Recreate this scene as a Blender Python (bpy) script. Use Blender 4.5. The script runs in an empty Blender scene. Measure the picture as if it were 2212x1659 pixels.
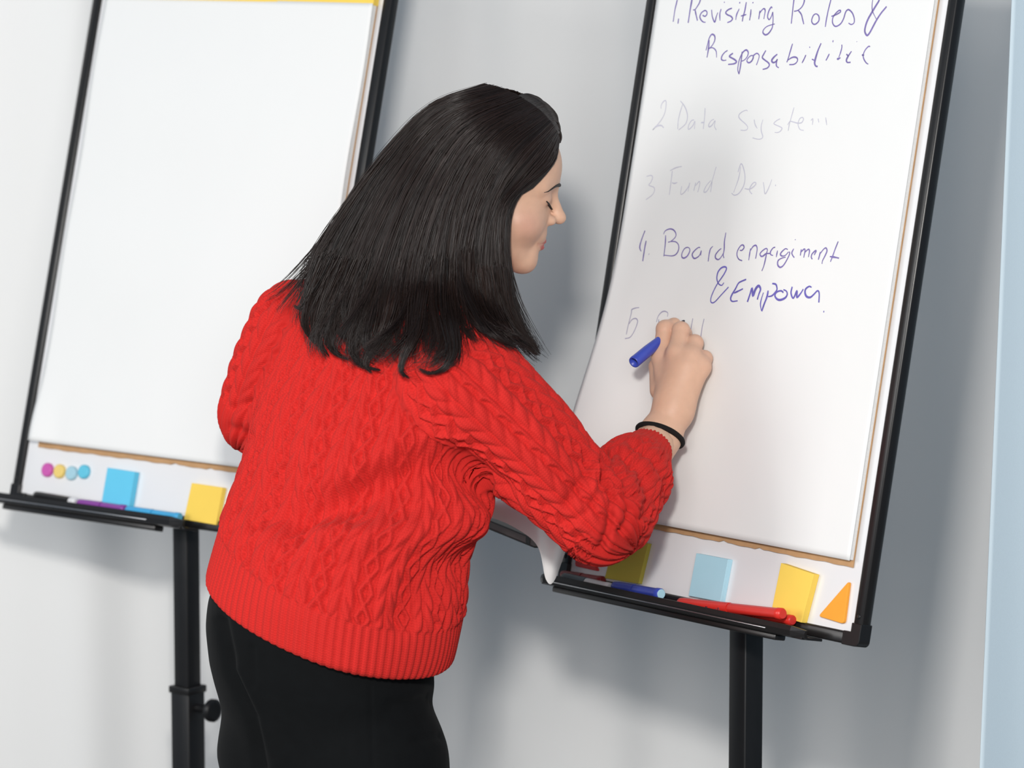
import bpy, bmesh, math, random
import numpy as np
from mathutils import Vector, Matrix

random.seed(7)
rng = np.random.default_rng(7)
scene = bpy.context.scene
COL = scene.collection

# ------------------------------------------------------------------ camera
FPX, PITCH, CAMZ = 8488.3, math.radians(7.3675), 1.90
CP, SP = math.cos(PITCH), math.sin(PITCH)
cam_d = bpy.data.cameras.new('camera')
cam = bpy.data.objects.new('camera', cam_d)
COL.objects.link(cam)
cam.location = (0, 0, CAMZ)
cam.rotation_euler = (math.pi / 2 - PITCH, 0, 0)
cam_d.sensor_width = 36
cam_d.lens = 36 * FPX / 2212
cam_d.clip_end = 60
cam_d.dof.use_dof = True
cam_d.dof.focus_distance = 5.72
cam_d.dof.aperture_fstop = 3.6
scene.camera = cam

# ------------------------------------------------------------------ world, lights, exposure
world = bpy.data.worlds.new('world')
scene.world = world
world.use_nodes = True
bg = world.node_tree.nodes['Background']
bg.inputs['Color'].default_value = (0.44, 0.71, 1.0, 1)
bg.inputs['Strength'].default_value = 0.20

def area(name, loc, target, size, power, color, size_y=None):
    d = bpy.data.lights.new(name, 'AREA')
    d.energy = power
    d.color = color
    d.size = size
    if size_y:
        d.shape = 'RECTANGLE'
        d.size_y = size_y
    o = bpy.data.objects.new(name, d)
    COL.objects.link(o)
    o.location = loc
    o.rotation_euler = (Vector(target) - Vector(loc)).to_track_quat('-Z', 'Y').to_euler()
    return o

area('flash_light', (-0.14, 1.6, 2.36), (0.0, 6.0, 1.25), 0.22, 92, (1.0, 0.965, 0.92))
area('window_light', (-3.3, 4.1, 2.0), (0.0, 6.2, 1.2), 1.3, 54, (1.0, 0.985, 0.96), 1.7)
area('front_fill_light', (-0.35, 0.2, 2.5), (0.1, 6.4, 1.2), 3.0, 112, (1.0, 0.975, 0.94), 1.6)  # broad unseen frontal fill near the camera, added to brighten the curtain

scene.view_settings.view_transform = 'Standard'
scene.view_settings.look = 'None'
scene.view_settings.gamma = 1.0
scene.view_settings.use_curve_mapping = False
scene.view_settings.exposure = 0.10

# ------------------------------------------------------------------ helpers
C0 = np.array([0, 0, CAMZ])
FW = np.array([0, CP, -SP])
UPV = np.array([0, SP, CP])
RT = np.array([1.0, 0, 0])

def ray(px, py):
    return FW + (px - 1106) / FPX * RT + (829.5 - py) / FPX * UPV

def P(px, py, Y):
    d = ray(px, py)
    return C0 + d * (Y / d[1])

def proj(p):
    q = np.atleast_2d(p) - C0
    d = q @ FW
    return np.stack([1106 + FPX * (q @ RT) / d, 829.5 - FPX * (q @ UPV) / d], 1)

def mat(name, color, rough=0.5, metal=0.0, spec=0.5, noise=None, bump=None, sheen=0.0, coat=0.0, sss=0.0):
    m = bpy.data.materials.new(name)
    m.use_nodes = True
    nt = m.node_tree
    b = nt.nodes['Principled BSDF']
    b.inputs['Base Color'].default_value = (*color, 1)
    b.inputs['Roughness'].default_value = rough
    b.inputs['Metallic'].default_value = metal
    b.inputs['Specular IOR Level'].default_value = spec
    if sheen:
        b.inputs['Sheen Weight'].default_value = sheen
    if coat:
        b.inputs['Coat Weight'].default_value = coat
        b.inputs['Coat Roughness'].default_value = 0.1
    if sss:
        b.inputs['Subsurface Weight'].default_value = sss
        b.inputs['Subsurface Radius'].default_value = (0.01, 0.004, 0.002)
        b.inputs['Subsurface Scale'].default_value = 1.0
    tc = nt.nodes.new('ShaderNodeTexCoord')
    if noise:                     # (scale, amount)
        n = nt.nodes.new('ShaderNodeTexNoise')
        n.inputs['Scale'].default_value = noise[0]
        n.inputs['Detail'].default_value = 4
        nt.links.new(tc.outputs['Object'], n.inputs['Vector'])
        r = nt.nodes.new('ShaderNodeMapRange')
        r.inputs['To Min'].default_value = 1 - noise[1]
        r.inputs['To Max'].default_value = 1 + noise[1]
        nt.links.new(n.outputs['Fac'], r.inputs['Value'])
        x = nt.nodes.new('ShaderNodeMix')
        x.data_type = 'RGBA'
        x.blend_type = 'MULTIPLY'
        x.inputs['Factor'].default_value = 1
        x.inputs['A'].default_value = (*color, 1)
        nt.links.new(r.outputs['Result'], x.inputs['B'])
        nt.links.new(x.outputs['Result'], b.inputs['Base Color'])
    if bump:                      # (scale, strength, distance)
        n = nt.nodes.new('ShaderNodeTexNoise')
        n.inputs['Scale'].default_value = bump[0]
        n.inputs['Detail'].default_value = 3
        nt.links.new(tc.outputs['Object'], n.inputs['Vector'])
        bm_ = nt.nodes.new('ShaderNodeBump')
        bm_.inputs['Strength'].default_value = bump[1]
        bm_.inputs['Distance'].default_value = bump[2]
        nt.links.new(n.outputs['Fac'], bm_.inputs['Height'])
        nt.links.new(bm_.outputs['Normal'], b.inputs['Normal'])
    return m

def tag(o, label=None, cat=None, group=None, kind=None):
    if label: o['label'] = label
    if cat: o['category'] = cat
    if group: o['group'] = group
    if kind: o['kind'] = kind
    return o

def empty(name, loc):
    o = bpy.data.objects.new(name, None)
    COL.objects.link(o)
    o.location = tuple(loc)
    o.empty_display_size = 0.05
    o['origin'] = 0
    del o['origin']
    ORG[o.name] = np.array(loc, float)
    return o

ORG = {}

def obj(name, V, F, m, parent=None, smooth=True, origin=None):
    """one mesh object from world-space vertices; its origin is the parent's origin (or `origin`)"""
    V = np.asarray(V, float)
    if parent is not None:
        org = ORG[parent.name]
    elif origin is not None:
        org = np.asarray(origin, float)
    else:
        org = np.array([V[:, 0].mean(), V[:, 1].mean(), V[:, 2].min()])
    me = bpy.data.meshes.new(name)
    me.from_pydata((V - org).tolist(), [], [list(f) for f in F] if not isinstance(F, np.ndarray) else F.tolist())
    me.materials.append(m)
    if smooth:
        me.polygons.foreach_set('use_smooth', [True] * len(me.polygons))
    me.update()
    o = bpy.data.objects.new(name, me)
    COL.objects.link(o)
    ORG[o.name] = org
    if parent is not None:
        o.parent = parent
        # children of parts: parents sit at their own origin, offsets are absolute differences
        o.location = (0, 0, 0)
    else:
        o.location = tuple(org)
    return o

class MB:
    def __init__(s):
        s.V, s.F = [], []
    def add(s, V, F):
        n = len(s.V)
        s.V += [tuple(v) for v in V]
        s.F += [tuple(i + n for i in f) for f in F]
        return s
    def box(s, x0, x1, y0, y1, z0, z1, fr=None, bev=0.0, seg=2):
        bm = bmesh.new()
        bmesh.ops.create_cube(bm, size=1)
        for v in bm.verts:
            v.co = ((x0 + x1) / 2 + v.co.x * (x1 - x0), (y0 + y1) / 2 + v.co.y * (y1 - y0), (z0 + z1) / 2 + v.co.z * (z1 - z0))
        if bev:
            bmesh.ops.bevel(bm, geom=list(bm.edges), offset=bev, segments=seg, affect='EDGES', profile=0.5)
        s._bm(bm, fr)
        return s
    def _bm(s, bm, fr):
        bm.verts.index_update()
        V = np.array([v.co[:] for v in bm.verts])
        F = [[v.index for v in f.verts] for f in bm.faces]
        bm.free()
        if fr: V = fr(V)
        s.add(V, F)
    def prism(s, pts, z0, z1, fr=None, bev=0.0):
        bm = bmesh.new()
        a = [bm.verts.new((x, y, z0)) for x, y in pts]
        f = bm.faces.new(a)
        r = bmesh.ops.extrude_face_region(bm, geom=[f])
        for v in r['geom']:
            if isinstance(v, bmesh.types.BMVert): v.co.z = z1
        bmesh.ops.recalc_face_normals(bm, faces=list(bm.faces))
        if bev:
            bmesh.ops.bevel(bm, geom=list(bm.edges), offset=bev, segments=2, affect='EDGES', profile=0.5)
        s._bm(bm, fr)
        return s
    def lathe(s, a, b, prof, n=24, cap=True):
        """prof: list of (t along a->b in metres, radius)"""
        a = np.asarray(a, float); b = np.asarray(b, float)
        d = (b - a) / np.linalg.norm(b - a)
        x = np.cross(d, [0, 0, 1.0] if abs(d[2]) < .9 else [1.0, 0, 0]); x /= np.linalg.norm(x)
        y = np.cross(d, x)
        V = []; F = []
        for t, r in prof:
            for k in range(n):
                an = 2 * math.pi * k / n
                V.append(a + d * t + (x * math.cos(an) + y * math.sin(an)) * r)
        for i in range(len(prof) - 1):
            for k in range(n):
                F.append((i * n + k, i * n + (k + 1) % n, (i + 1) * n + (k + 1) % n, (i + 1) * n + k))
        if cap:
            m0 = len(V)
            V += V[:n] + V[(len(prof) - 1) * n:len(prof) * n]
            F.append(tuple(range(m0, m0 + n)))
            F.append(tuple(reversed(range(m0 + n, m0 + 2 * n))))
        s.add(V, F)
        return s
    def tube(s, pts, rad, n=8, cap=True):
        pts = np.asarray(pts, float)
        rad = np.broadcast_to(rad, (len(pts),))
        T = np.gradient(pts, axis=0); T /= np.linalg.norm(T, axis=1)[:, None]
        up = np.array([0, 0, 1.0]) if abs(T[0][2]) < .9 else np.array([1.0, 0, 0])
        V = []; F = []
        x = np.cross(T[0], up)
        for i in range(len(pts)):
            x = x - T[i] * np.dot(x, T[i]); x /= np.linalg.norm(x)
            y = np.cross(T[i], x)
            for k in range(n):
                an = 2 * math.pi * k / n
                V.append(pts[i] + (x * math.cos(an) + y * math.sin(an)) * rad[i])
        for i in range(len(pts) - 1):
            for k in range(n):
                F.append((i * n + k, i * n + (k + 1) % n, (i + 1) * n + (k + 1) % n, (i + 1) * n + k))
        if cap:
            F.append(tuple(range(n)))
            F.append(tuple(reversed(range((len(pts) - 1) * n, len(pts) * n))))
        s.add(V, F)
        return s
    def build(s, name, m, parent=None, smooth=False, origin=None):
        o = obj(name, s.V, s.F, m, parent, smooth, origin)
        return o

def crom(pts, n=6):
    pts = np.asarray(pts, float)
    if len(pts) < 3:
        t = np.linspace(0, 1, n * 2)[:, None]
        return pts[0] * (1 - t) + pts[-1] * t
    Q = np.vstack([2 * pts[0] - pts[1], pts, 2 * pts[-1] - pts[-2]])
    out = []
    for i in range(1, len(Q) - 2):
        p0, p1, p2, p3 = Q[i - 1], Q[i], Q[i + 1], Q[i + 2]
        for k in range(n):
            t = k / n
            out.append(0.5 * ((2 * p1) + (-p0 + p2) * t + (2 * p0 - 5 * p1 + 4 * p2 - p3) * t * t + (-p0 + 3 * p1 - 3 * p2 + p3) * t ** 3))
    out.append(pts[-1])
    return np.array(out)

def sm(a, b, x):
    t = np.clip((x - a) / (b - a), 0, 1)
    return t * t * (3 - 2 * t)

# ------------------------------------------------------------------ implicit surfaces (naive surface nets)
def seg(p, a, b, ra, rb):
    a = np.asarray(a, float); b = np.asarray(b, float)
    ab = b - a
    t = np.clip(((p - a) @ ab) / (ab @ ab), 0, 1)
    return np.linalg.norm(p - a - t[:, None] * ab, axis=1) - (ra + (rb - ra) * t)

def ell(p, c, r, R=None):
    q = p - np.asarray(c, float)
    if R is not None: q = q @ R          # columns of R are the axes
    r = np.asarray(r, float)
    k0 = np.linalg.norm(q / r, axis=1)
    k1 = np.linalg.norm(q / (r * r), axis=1) + 1e-9
    return k0 * (k0 - 1) / k1

def smin(a, b, k):
    h = np.clip(0.5 + 0.5 * (b - a) / k, 0, 1)
    return b + (a - b) * h - k * h * (1 - h)

def smax(a, b, k):
    return -smin(-a, -b, k)

def surfnet(f, lo, hi, h, margin=1.6):
    lo = np.asarray(lo, float); hi = np.asarray(hi, float)
    B = 6
    nb = np.ceil((hi - lo) / (h * B)).astype(int)
    n = nb * B + 1
    g = [lo[i] + h * (np.arange(nb[i]) + .5) * B for i in range(3)]
    cc = np.stack(np.meshgrid(*g, indexing='ij'), -1).reshape(-1, 3)
    dc = f(cc).reshape(nb)
    act = np.abs(dc) < h * B * 0.87 * margin
    val = np.repeat(np.repeat(np.repeat(np.sign(dc), B, 0), B, 1), B, 2) * 1.0
    val = np.pad(val, ((0, 1), (0, 1), (0, 1)), mode='edge')
    m = np.zeros(n, bool)
    ii = np.argwhere(act)
    for dx in range(B + 1):
        for dy in range(B + 1):
            for dz in range(B + 1):
                m[ii[:, 0] * B + dx, ii[:, 1] * B + dy, ii[:, 2] * B + dz] = True
    idx = np.argwhere(m)
    vv = np.empty(len(idx))
    for s in range(0, len(idx), 400000):
        vv[s:s + 400000] = f(lo + h * idx[s:s + 400000])
    val[m] = vv
    ins = val < 0
    n1 = n - 1
    cnt = np.zeros(n1, np.int8)
    for a in (0, 1):
        for b in (0, 1):
            for c in (0, 1):
                cnt += ins[a:a + n1[0], b:b + n1[1], c:c + n1[2]]
    act = (cnt > 0) & (cnt < 8)
    ai = np.argwhere(act)
    vid = -np.ones(n1, int)
    vid[act] = np.arange(len(ai))
    acc = np.zeros((len(ai), 3)); num = np.zeros(len(ai))
    corners = [(a, b, c) for a in (0, 1) for b in (0, 1) for c in (0, 1)]
    for c1 in corners:
        for ax in range(3):
            if c1[ax] == 1: continue
            c2 = list(c1); c2[ax] = 1
            v1 = val[ai[:, 0] + c1[0], ai[:, 1] + c1[1], ai[:, 2] + c1[2]]
            v2 = val[ai[:, 0] + c2[0], ai[:, 1] + c2[1], ai[:, 2] + c2[2]]
            w = (v1 < 0) != (v2 < 0)
            t = np.where(w, v1 / np.where(w, v1 - v2, 1), 0)
            pt = np.array(c1, float)[None] + 0 * acc
            pt[:, ax] = t
            acc += pt * w[:, None]; num += w
    V = lo + h * (ai + acc / num[:, None])
    Q = []
    for ax in range(3):
        o1, o2 = (ax + 1) % 3, (ax + 2) % 3
        sl1 = [slice(1, n1[0]), slice(1, n1[1]), slice(1, n1[2])]
        sl1[ax] = slice(0, n1[ax])
        base = np.stack(np.meshgrid(*[np.arange(s.start, s.stop) for s in sl1], indexing='ij'), -1).reshape(-1, 3)
        s0 = ins[base[:, 0], base[:, 1], base[:, 2]]
        e = np.zeros(3, int); e[ax] = 1
        b2 = base + e
        s1 = ins[b2[:, 0], b2[:, 1], b2[:, 2]]
        for cond, flip in ((s0 & ~s1, False), (~s0 & s1, True)):
            bb = base[cond]
            if not len(bb): continue
            d1 = np.zeros(3, int); d1[o1] = 1
            d2 = np.zeros(3, int); d2[o2] = 1
            q = [bb, bb - d1, bb - d1 - d2, bb - d2]
            q = np.stack([vid[x[:, 0], x[:, 1], x[:, 2]] for x in q], 1)
            Q.append(q[:, ::-1] if flip else q)
    Q = np.concatenate(Q)
    return V, Q[(Q >= 0).all(1)]

def vnormals(V, F):
    fn = np.cross(V[F[:, 2]] - V[F[:, 0]], V[F[:, 3]] - V[F[:, 1]])
    N = np.zeros_like(V)
    for k in range(4): np.add.at(N, F[:, k], fn)
    return N / (np.linalg.norm(N, axis=1)[:, None] + 1e-12)

def relax(V, F, it=2, lam=0.5):
    for _ in range(it):
        A = np.zeros_like(V); n = np.zeros(len(V))
        for k in range(4):
            np.add.at(A, F[:, k], V[F[:, (k + 1) % 4]] + V[F[:, (k + 3) % 4]]); np.add.at(n, F[:, k], 2)
        V = V + lam * (A / np.maximum(n, 1)[:, None] - V)
    return V

def subdiv(V, F, levels=1):
    me = bpy.data.meshes.new('tmp'); me.from_pydata(V.tolist(), [], F.tolist())
    o = bpy.data.objects.new('tmp', me); COL.objects.link(o)
    md = o.modifiers.new('s', 'SUBSURF'); md.levels = levels; md.render_levels = levels
    dg = bpy.context.evaluated_depsgraph_get()
    ev = o.evaluated_get(dg).to_mesh()
    nv = len(ev.vertices); co = np.empty(nv * 3); ev.vertices.foreach_get('co', co)
    nf = len(ev.polygons); li = np.empty(nf * 4, int); ev.loops.foreach_get('vertex_index', li)
    o.evaluated_get(dg).to_mesh_clear()
    bpy.data.objects.remove(o); bpy.data.meshes.remove(me)
    return co.reshape(-1, 3), li.reshape(-1, 4)

def attr(o, name, arr):
    arr = np.asarray(arr, float)
    if arr.ndim == 1:
        a = o.data.attributes.new(name, 'FLOAT', 'POINT'); a.data.foreach_set('value', arr)
    else:
        a = o.data.attributes.new(name, 'FLOAT_COLOR', 'POINT')
        a.data.foreach_set('color', np.concatenate([arr, np.ones((len(arr), 1))], 1).ravel())

# ------------------------------------------------------------------ materials
M = {}
M['black'] = mat('black_plastic', (0.012, 0.011, 0.011), 0.32, spec=0.5, bump=(900, 0.05, 0.0004))
M['blackm'] = mat('black_metal', (0.010, 0.010, 0.011), 0.42, spec=0.4, noise=(40, 0.2))
M['highlight_steel'] = mat('highlight_steel', (0.45, 0.45, 0.46), 0.3, metal=1.0)
M['board'] = mat('whiteboard_enamel', (0.82, 0.82, 0.835), 0.16, spec=0.5, noise=(3, 0.02))
M['paper'] = mat('paper', (0.85, 0.85, 0.84), 0.85, spec=0.1, noise=(6, 0.012), bump=(5, 0.25, 0.01))
M['paper_edge'] = mat('paper_edge', (0.80, 0.80, 0.79), 0.9, spec=0.1, noise=(400, 0.12))
M['card'] = mat('brown_card', (0.50, 0.30, 0.155), 0.85, spec=0.1, noise=(60, 0.18), bump=(160, 0.2, 0.001))
M['yellow'] = mat('yellow_paper', (0.95, 0.66, 0.12), 0.8, spec=0.15, noise=(30, 0.03))
M['orange'] = mat('orange_plastic', (0.93, 0.38, 0.04), 0.6, spec=0.3, noise=(25, 0.05))
M['olive'] = mat('shaded_olive_paper', (0.54, 0.46, 0.08), 0.8, spec=0.15, noise=(30, 0.03))  # olive tone carries the pad's shade in its base colour
M['sky'] = mat('pale_blue_paper', (0.45, 0.72, 0.84), 0.8, spec=0.15, noise=(30, 0.03))
M['cyan'] = mat('cyan_paper', (0.14, 0.58, 0.82), 0.8, spec=0.15, noise=(30, 0.03))
M['redplastic'] = mat('red_plastic', (0.72, 0.03, 0.022), 0.35, spec=0.5, noise=(60, 0.08))
M['redmagnet'] = mat('red_magnet', (0.62, 0.03, 0.03), 0.5, spec=0.4, noise=(60, 0.06))
M['darkred'] = mat('dark_red_plastic', (0.22, 0.012, 0.014), 0.4, spec=0.5, noise=(60, 0.08))
M['bluep'] = mat('blue_plastic', (0.045, 0.075, 0.46), 0.38, spec=0.5, noise=(60, 0.06))
M['cyanp'] = mat('cyan_plastic', (0.05, 0.38, 0.70), 0.4, spec=0.5, noise=(60, 0.06))
M['purplep'] = mat('purple_plastic', (0.24, 0.05, 0.32), 0.4, spec=0.5, noise=(60, 0.06))
M['magenta'] = mat('magenta_magnet', (0.60, 0.10, 0.42), 0.5, noise=(60, 0.05))
M['yellowm'] = mat('yellow_magnet', (0.85, 0.62, 0.18), 0.5, noise=(60, 0.05))
M['palem'] = mat('pale_blue_magnet', (0.38, 0.62, 0.72), 0.5, noise=(60, 0.05))
M['bluem'] = mat('blue_magnet', (0.12, 0.55, 0.74), 0.5, noise=(60, 0.05))
M['greyp'] = mat('grey_plastic', (0.10, 0.13, 0.15), 0.45, noise=(60, 0.06))
M['whitep'] = mat('white_plastic', (0.72, 0.72, 0.74), 0.4, noise=(60, 0.03))
M['hole'] = mat('dark_plastic', (0.01, 0.01, 0.03), 0.6, noise=(60, 0.06))
M['greyfolder'] = mat('grey_cover', (0.15, 0.15, 0.15), 0.5, noise=(80, 0.08))
M['ink'] = mat('violet_ink', (0.21, 0.165, 0.42), 0.7, noise=(90, 0.35))
M['inkb'] = mat('blue_ink', (0.15, 0.125, 0.47), 0.7, noise=(90, 0.35))
M['inkf'] = mat('faded_ink', (0.60, 0.59, 0.68), 0.8, noise=(60, 0.12))
M['inkg'] = mat('greyish_ink', (0.40, 0.38, 0.52), 0.8, noise=(60, 0.2))

# ------------------------------------------------------------------ the setting: floor, wall, curtains
M['floor'] = mat('floor_carpet', (0.16, 0.165, 0.17), 0.95, spec=0.1, noise=(60, 0.25), bump=(500, 0.4, 0.003))
M['wall'] = mat('wall_paint', (0.62, 0.62, 0.60), 0.9, spec=0.1, noise=(8, 0.03))
o = MB().box(-4, 4, -1.5, 7.6, -0.1, 0).build('floor', M['floor'])
tag(o, 'dark grey carpeted floor', 'floor', kind='structure')
o = MB().box(-4, 4, 7.2, 7.3, 0, 3.4).build('wall_back', M['wall'])
tag(o, 'pale wall behind the curtain', 'wall', kind='structure')

def cloth_mat(name, c1, c2):
    m = mat(name, c1, 0.95, spec=0.08, bump=(700, 0.25, 0.0008), sheen=0.15)
    nt = m.node_tree; b = nt.nodes['Principled BSDF']
    tc = nt.nodes['Texture Coordinate']
    mp = nt.nodes.new('ShaderNodeMapping'); mp.inputs['Scale'].default_value = (2.6, 0.3, 0.05)
    nt.links.new(tc.outputs['Object'], mp.inputs['Vector'])
    n = nt.nodes.new('ShaderNodeTexNoise'); n.inputs['Scale'].default_value = 1.6; n.inputs['Detail'].default_value = 2
    nt.links.new(mp.outputs['Vector'], n.inputs['Vector'])
    x = nt.nodes.new('ShaderNodeMix'); x.data_type = 'RGBA'
    x.inputs['A'].default_value = (*c1, 1); x.inputs['B'].default_value = (*c2, 1)
    nt.links.new(n.outputs['Fac'], x.inputs['Factor'])
    nt.links.new(x.outputs['Result'], b.inputs['Base Color'])
    return m

def curtain(name, m, x0, x1, fy, z0, z1, nx, nz, fx=None, thick=0.004):
    xs = np.linspace(0, 1, nx); zs = np.linspace(0, 1, nz)
    V = []
    for back in (0, 1):
        for z in zs:
            for s in xs:
                X = x0 + (x1 - x0) * s
                if fx: X = X + fx(s, z)
                V.append((X, fy(X, z) + back * thick, z0 + (z1 - z0) * z))
    F = []; n = nx * nz
    for j in range(nz - 1):
        for i in range(nx - 1):
            a = j * nx + i
            F.append((a, a + 1, a + nx + 1, a + nx)); F.append((n + a, n + a + nx, n + a + nx + 1, n + a + 1))
    rim = [i for i in range(nx)] + [j * nx + nx - 1 for j in range(1, nz)] + [(nz - 1) * nx + i for i in range(nx - 2, -1, -1)] + [j * nx for j in range(nz - 2, 0, -1)]
    for k in range(len(rim)):
        a, b = rim[k], rim[(k + 1) % len(rim)]
        F.append((b, a, a + n, b + n))
    return obj(name, V, F, m)

YC = 6.84
def fold_back(X, z):
    y = YC + 0.009 * math.sin(X * 27 + 0.6 * math.sin(X * 5.1)) + 0.010 * math.sin(X * 11.3 + 1.0) + 0.003 * math.sin(X * 47 + 2.0)
    return y + 0.004 * math.sin(z * 6 + X * 8)
M['curtain'] = cloth_mat('grey_curtain', (0.88, 0.868, 0.85), (0.82, 0.825, 0.825))
tag(curtain('curtain', M['curtain'], -2.4, 2.6, fold_back, 0.02, 3.2, 560, 14), 'pale grey floor-length curtain hanging in soft folds behind both flip charts', 'curtain')
M['curtain2'] = cloth_mat('blue_curtain', (0.68, 0.79, 0.86), (0.63, 0.76, 0.85))
xe = P(2157, 830, 5.62)[0]
def fold_side(X, z):
    return 5.62 + 0.03 * math.sin((X - xe) * 18) + (X - xe) * 0.25
tag(curtain('curtain', M['curtain2'], xe, xe + 0.9, fold_side, 0.02, 3.2, 120, 30,
            fx=lambda s, z: (1 - s) * (z - 0.41) * 0.09), 'pale blue curtain edge at the far right of the picture', 'curtain')

# ------------------------------------------------------------------ flip chart easels
class Board:
    def __init__(s, o, yaw, rec):
        s.o = np.array(o, float)
        s.e = np.array([math.cos(yaw), -math.sin(yaw), 0])
        b = np.array([math.sin(yaw), math.cos(yaw), 0])
        s.b = b
        s.v = math.sin(rec) * b + np.array([0, 0, math.cos(rec)])
        s.n = -math.cos(rec) * b + np.array([0, 0, math.sin(rec)])
    def __call__(s, A):
        A = np.atleast_2d(np.asarray(A, float))
        return s.o + A[:, :1] * s.e + A[:, 1:2] * s.v + A[:, 2:3] * s.n
    def uv(s, px, py, w=0.0):
        d = ray(px, py)
        q = s.o + s.n * w
        t = ((q - C0) @ s.n) / (d @ s.n)
        r = C0 + t * d - q
        return np.array([r @ s.e, r @ s.v])

W2 = 0.33
BR = Board((0.2843, 5.7093, CAMZ - 1.0799), 0.88375, 0.19441)
BL = Board((-0.5777, 6.2657, CAMZ - 1.0366), 0.67914, 0.24934)
HB = 0.99

def easel(B, label, HB, mast_back, mast_px, lower_top, tray_u, knob=False, mast_w=0.038):
    base = B.o + B.b * mast_back
    base = P(mast_px[0], mast_px[1], base[1])
    root = empty('flip_chart_easel', (base[0], base[1], 0))
    tag(root, label, 'flip chart easel')
    MB().box(-W2 + .004, W2 - .004, .004, HB - .004, -.012, 0.0, B).build('whiteboard', M['board'], root)
    r = .018
    for (u0, u1, v0, v1) in ((-W2, -W2 + r, .02, HB - .02), (W2 - r, W2, .02, HB - .02), (-W2 + .02, W2 - .02, 0, r), (-W2 + .02, W2 - .02, HB - r, HB)):
        MB().box(u0, u1, v0, v1, -.013, .006, B, .003).build('frame_rail', M['black'], root, True)
    for su in (-1, 1):
        for v0 in (0, HB - .03):
            cap = MB()
            pts = []
            for k in range(7):
                an = math.pi / 2 * k / 6
                pts.append((W2 - .008 + .009 * math.cos(an) , .030 - .0 - .022 - .009 * math.sin(an) + 0.0))
            poly = [(W2 + .001, .032), (W2 - .019, .032), (W2 - .019, .019), (W2 - .034, .019), (W2 - .034, -.001)] + list(reversed(pts))
            poly = [(su * x, (y if v0 == 0 else HB - y)) for x, y in poly]
            if su * (1 if v0 == 0 else -1) < 0: poly = poly[::-1]
            cap.prism(poly, -.0145, .0078, B, .0012)
            c = cap.build('corner_cap', M['black'], root, False)
            MB().lathe(B([[su * (W2 - .008), (.042 if v0 == 0 else HB - .042), .004]])[0], B([[su * (W2 - .008), (.042 if v0 == 0 else HB - .042), .010]])[0],
                       [(0, .0035), (.003, .0035), (.0036, .002)], 10).build('screw', M['blackm'], c, True)
    # pen tray
    t0, t1 = tray_u
    tr = MB().box(t0, t1, -.004, .000, .004, .046, B, .001)
    prof = [(.044, -.004), (.050, -.002), (.052, .006), (.050, .013), (.0465, .013), (.047, .006), (.044, .000)]
    n = len(prof); V = []; F = []
    us = [t0 - .004, t0 + .008, t1 - .02, t1 + .004]
    for i, u in enumerate(us):
        k = 0.75 if i in (0, 3) else 1
        for w, v in prof: V.append((u, v * k, w - (0 if k == 1 else .006)))
    for i in range(len(us) - 1):
        for k in range(n):
            F.append((i * n + k, i * n + (k + 1) % n, (i + 1) * n + (k + 1) % n, (i + 1) * n + k))
    F.append(tuple(reversed(range(n)))); F.append(tuple(range(3 * n, 4 * n)))
    tr.add(B(V), F)
    tray = tr.build('pen_tray', M['black'], root, False)
    MB().box(t0 + .02, t1 - .06, -.013, -.004, .018, .040, B, .002).build('tray_bracket', M['black'], tray, True)
    MB().box(t0 + .02, t1 - .07, .0015, .0034, .0508, .0526, B, .0005).build('tray_highlight', M['highlight_steel'], tray, True)  # metal strip added to draw the highlight line along the tray lip
    # paper clamp at the top
    MB().box(-W2 + .02, W2 - .02, HB - .075, HB - .03, .010, .020, B, .003).build('paper_clamp', M['black'], root, True)
    for uu in (-.19, .19):
        MB().lathe(B([[uu, HB - .055, .02]])[0], B([[uu, HB - .055, .04]])[0], [(0, .007), (.012, .007), (.012, .012), (.02, .011)], 14).build('clamp_knob', M['black'], root, True)
    # mast, hinge, tripod
    e, b = B.e, B.b
    def fr(c):
        return lambda V: np.array([c + v[0] * e + v[1] * b + np.array([0, 0, v[2]]) for v in V])
    c = np.array([base[0], base[1], 0])
    rec = math.asin(B.v @ B.b)
    zt = B.o[2] + max(.05, (mast_back - mast_w * .5 - .014) / math.tan(rec))
    MB().box(-mast_w * .39, mast_w * .39, -mast_w * .39, mast_w * .39, .45, zt, fr(c), .002).build('upper_mast', M['blackm'], root, True)
    lo = MB().box(-mast_w / 2, mast_w / 2, -mast_w / 2, mast_w / 2, .12, lower_top, fr(c), .003).build('lower_mast', M['blackm'], root, True)
    MB().box(-mast_w * .56, mast_w * .56, -mast_w * .56, mast_w * .56, lower_top - .012, lower_top, fr(c), .002).build('mast_collar', M['black'], root, True)
    gap = mast_back - math.tan(rec) * (zt - .03 - B.o[2]) - .016
    MB().box(-.03, .03, -gap, .022, zt - .075, zt - .03, lambda V: np.array([c + v[0] * e + v[1] * b + np.array([0, 0, v[2]]) for v in V]), .004).build('hinge_block', M['black'], root, True)
    if knob:
        k0 = c + np.array([0, 0, lower_top - .035]) + e * mast_w / 2
        kn = MB().lathe(k0, k0 + e, [(0, .007), (.022, .0065), (.024, .008), (.026, .014), (.032, .019), (.039, .019), (.041, .014)], 16)
        kn.build('clamp_knob', M['blackm'], root, True)
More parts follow.
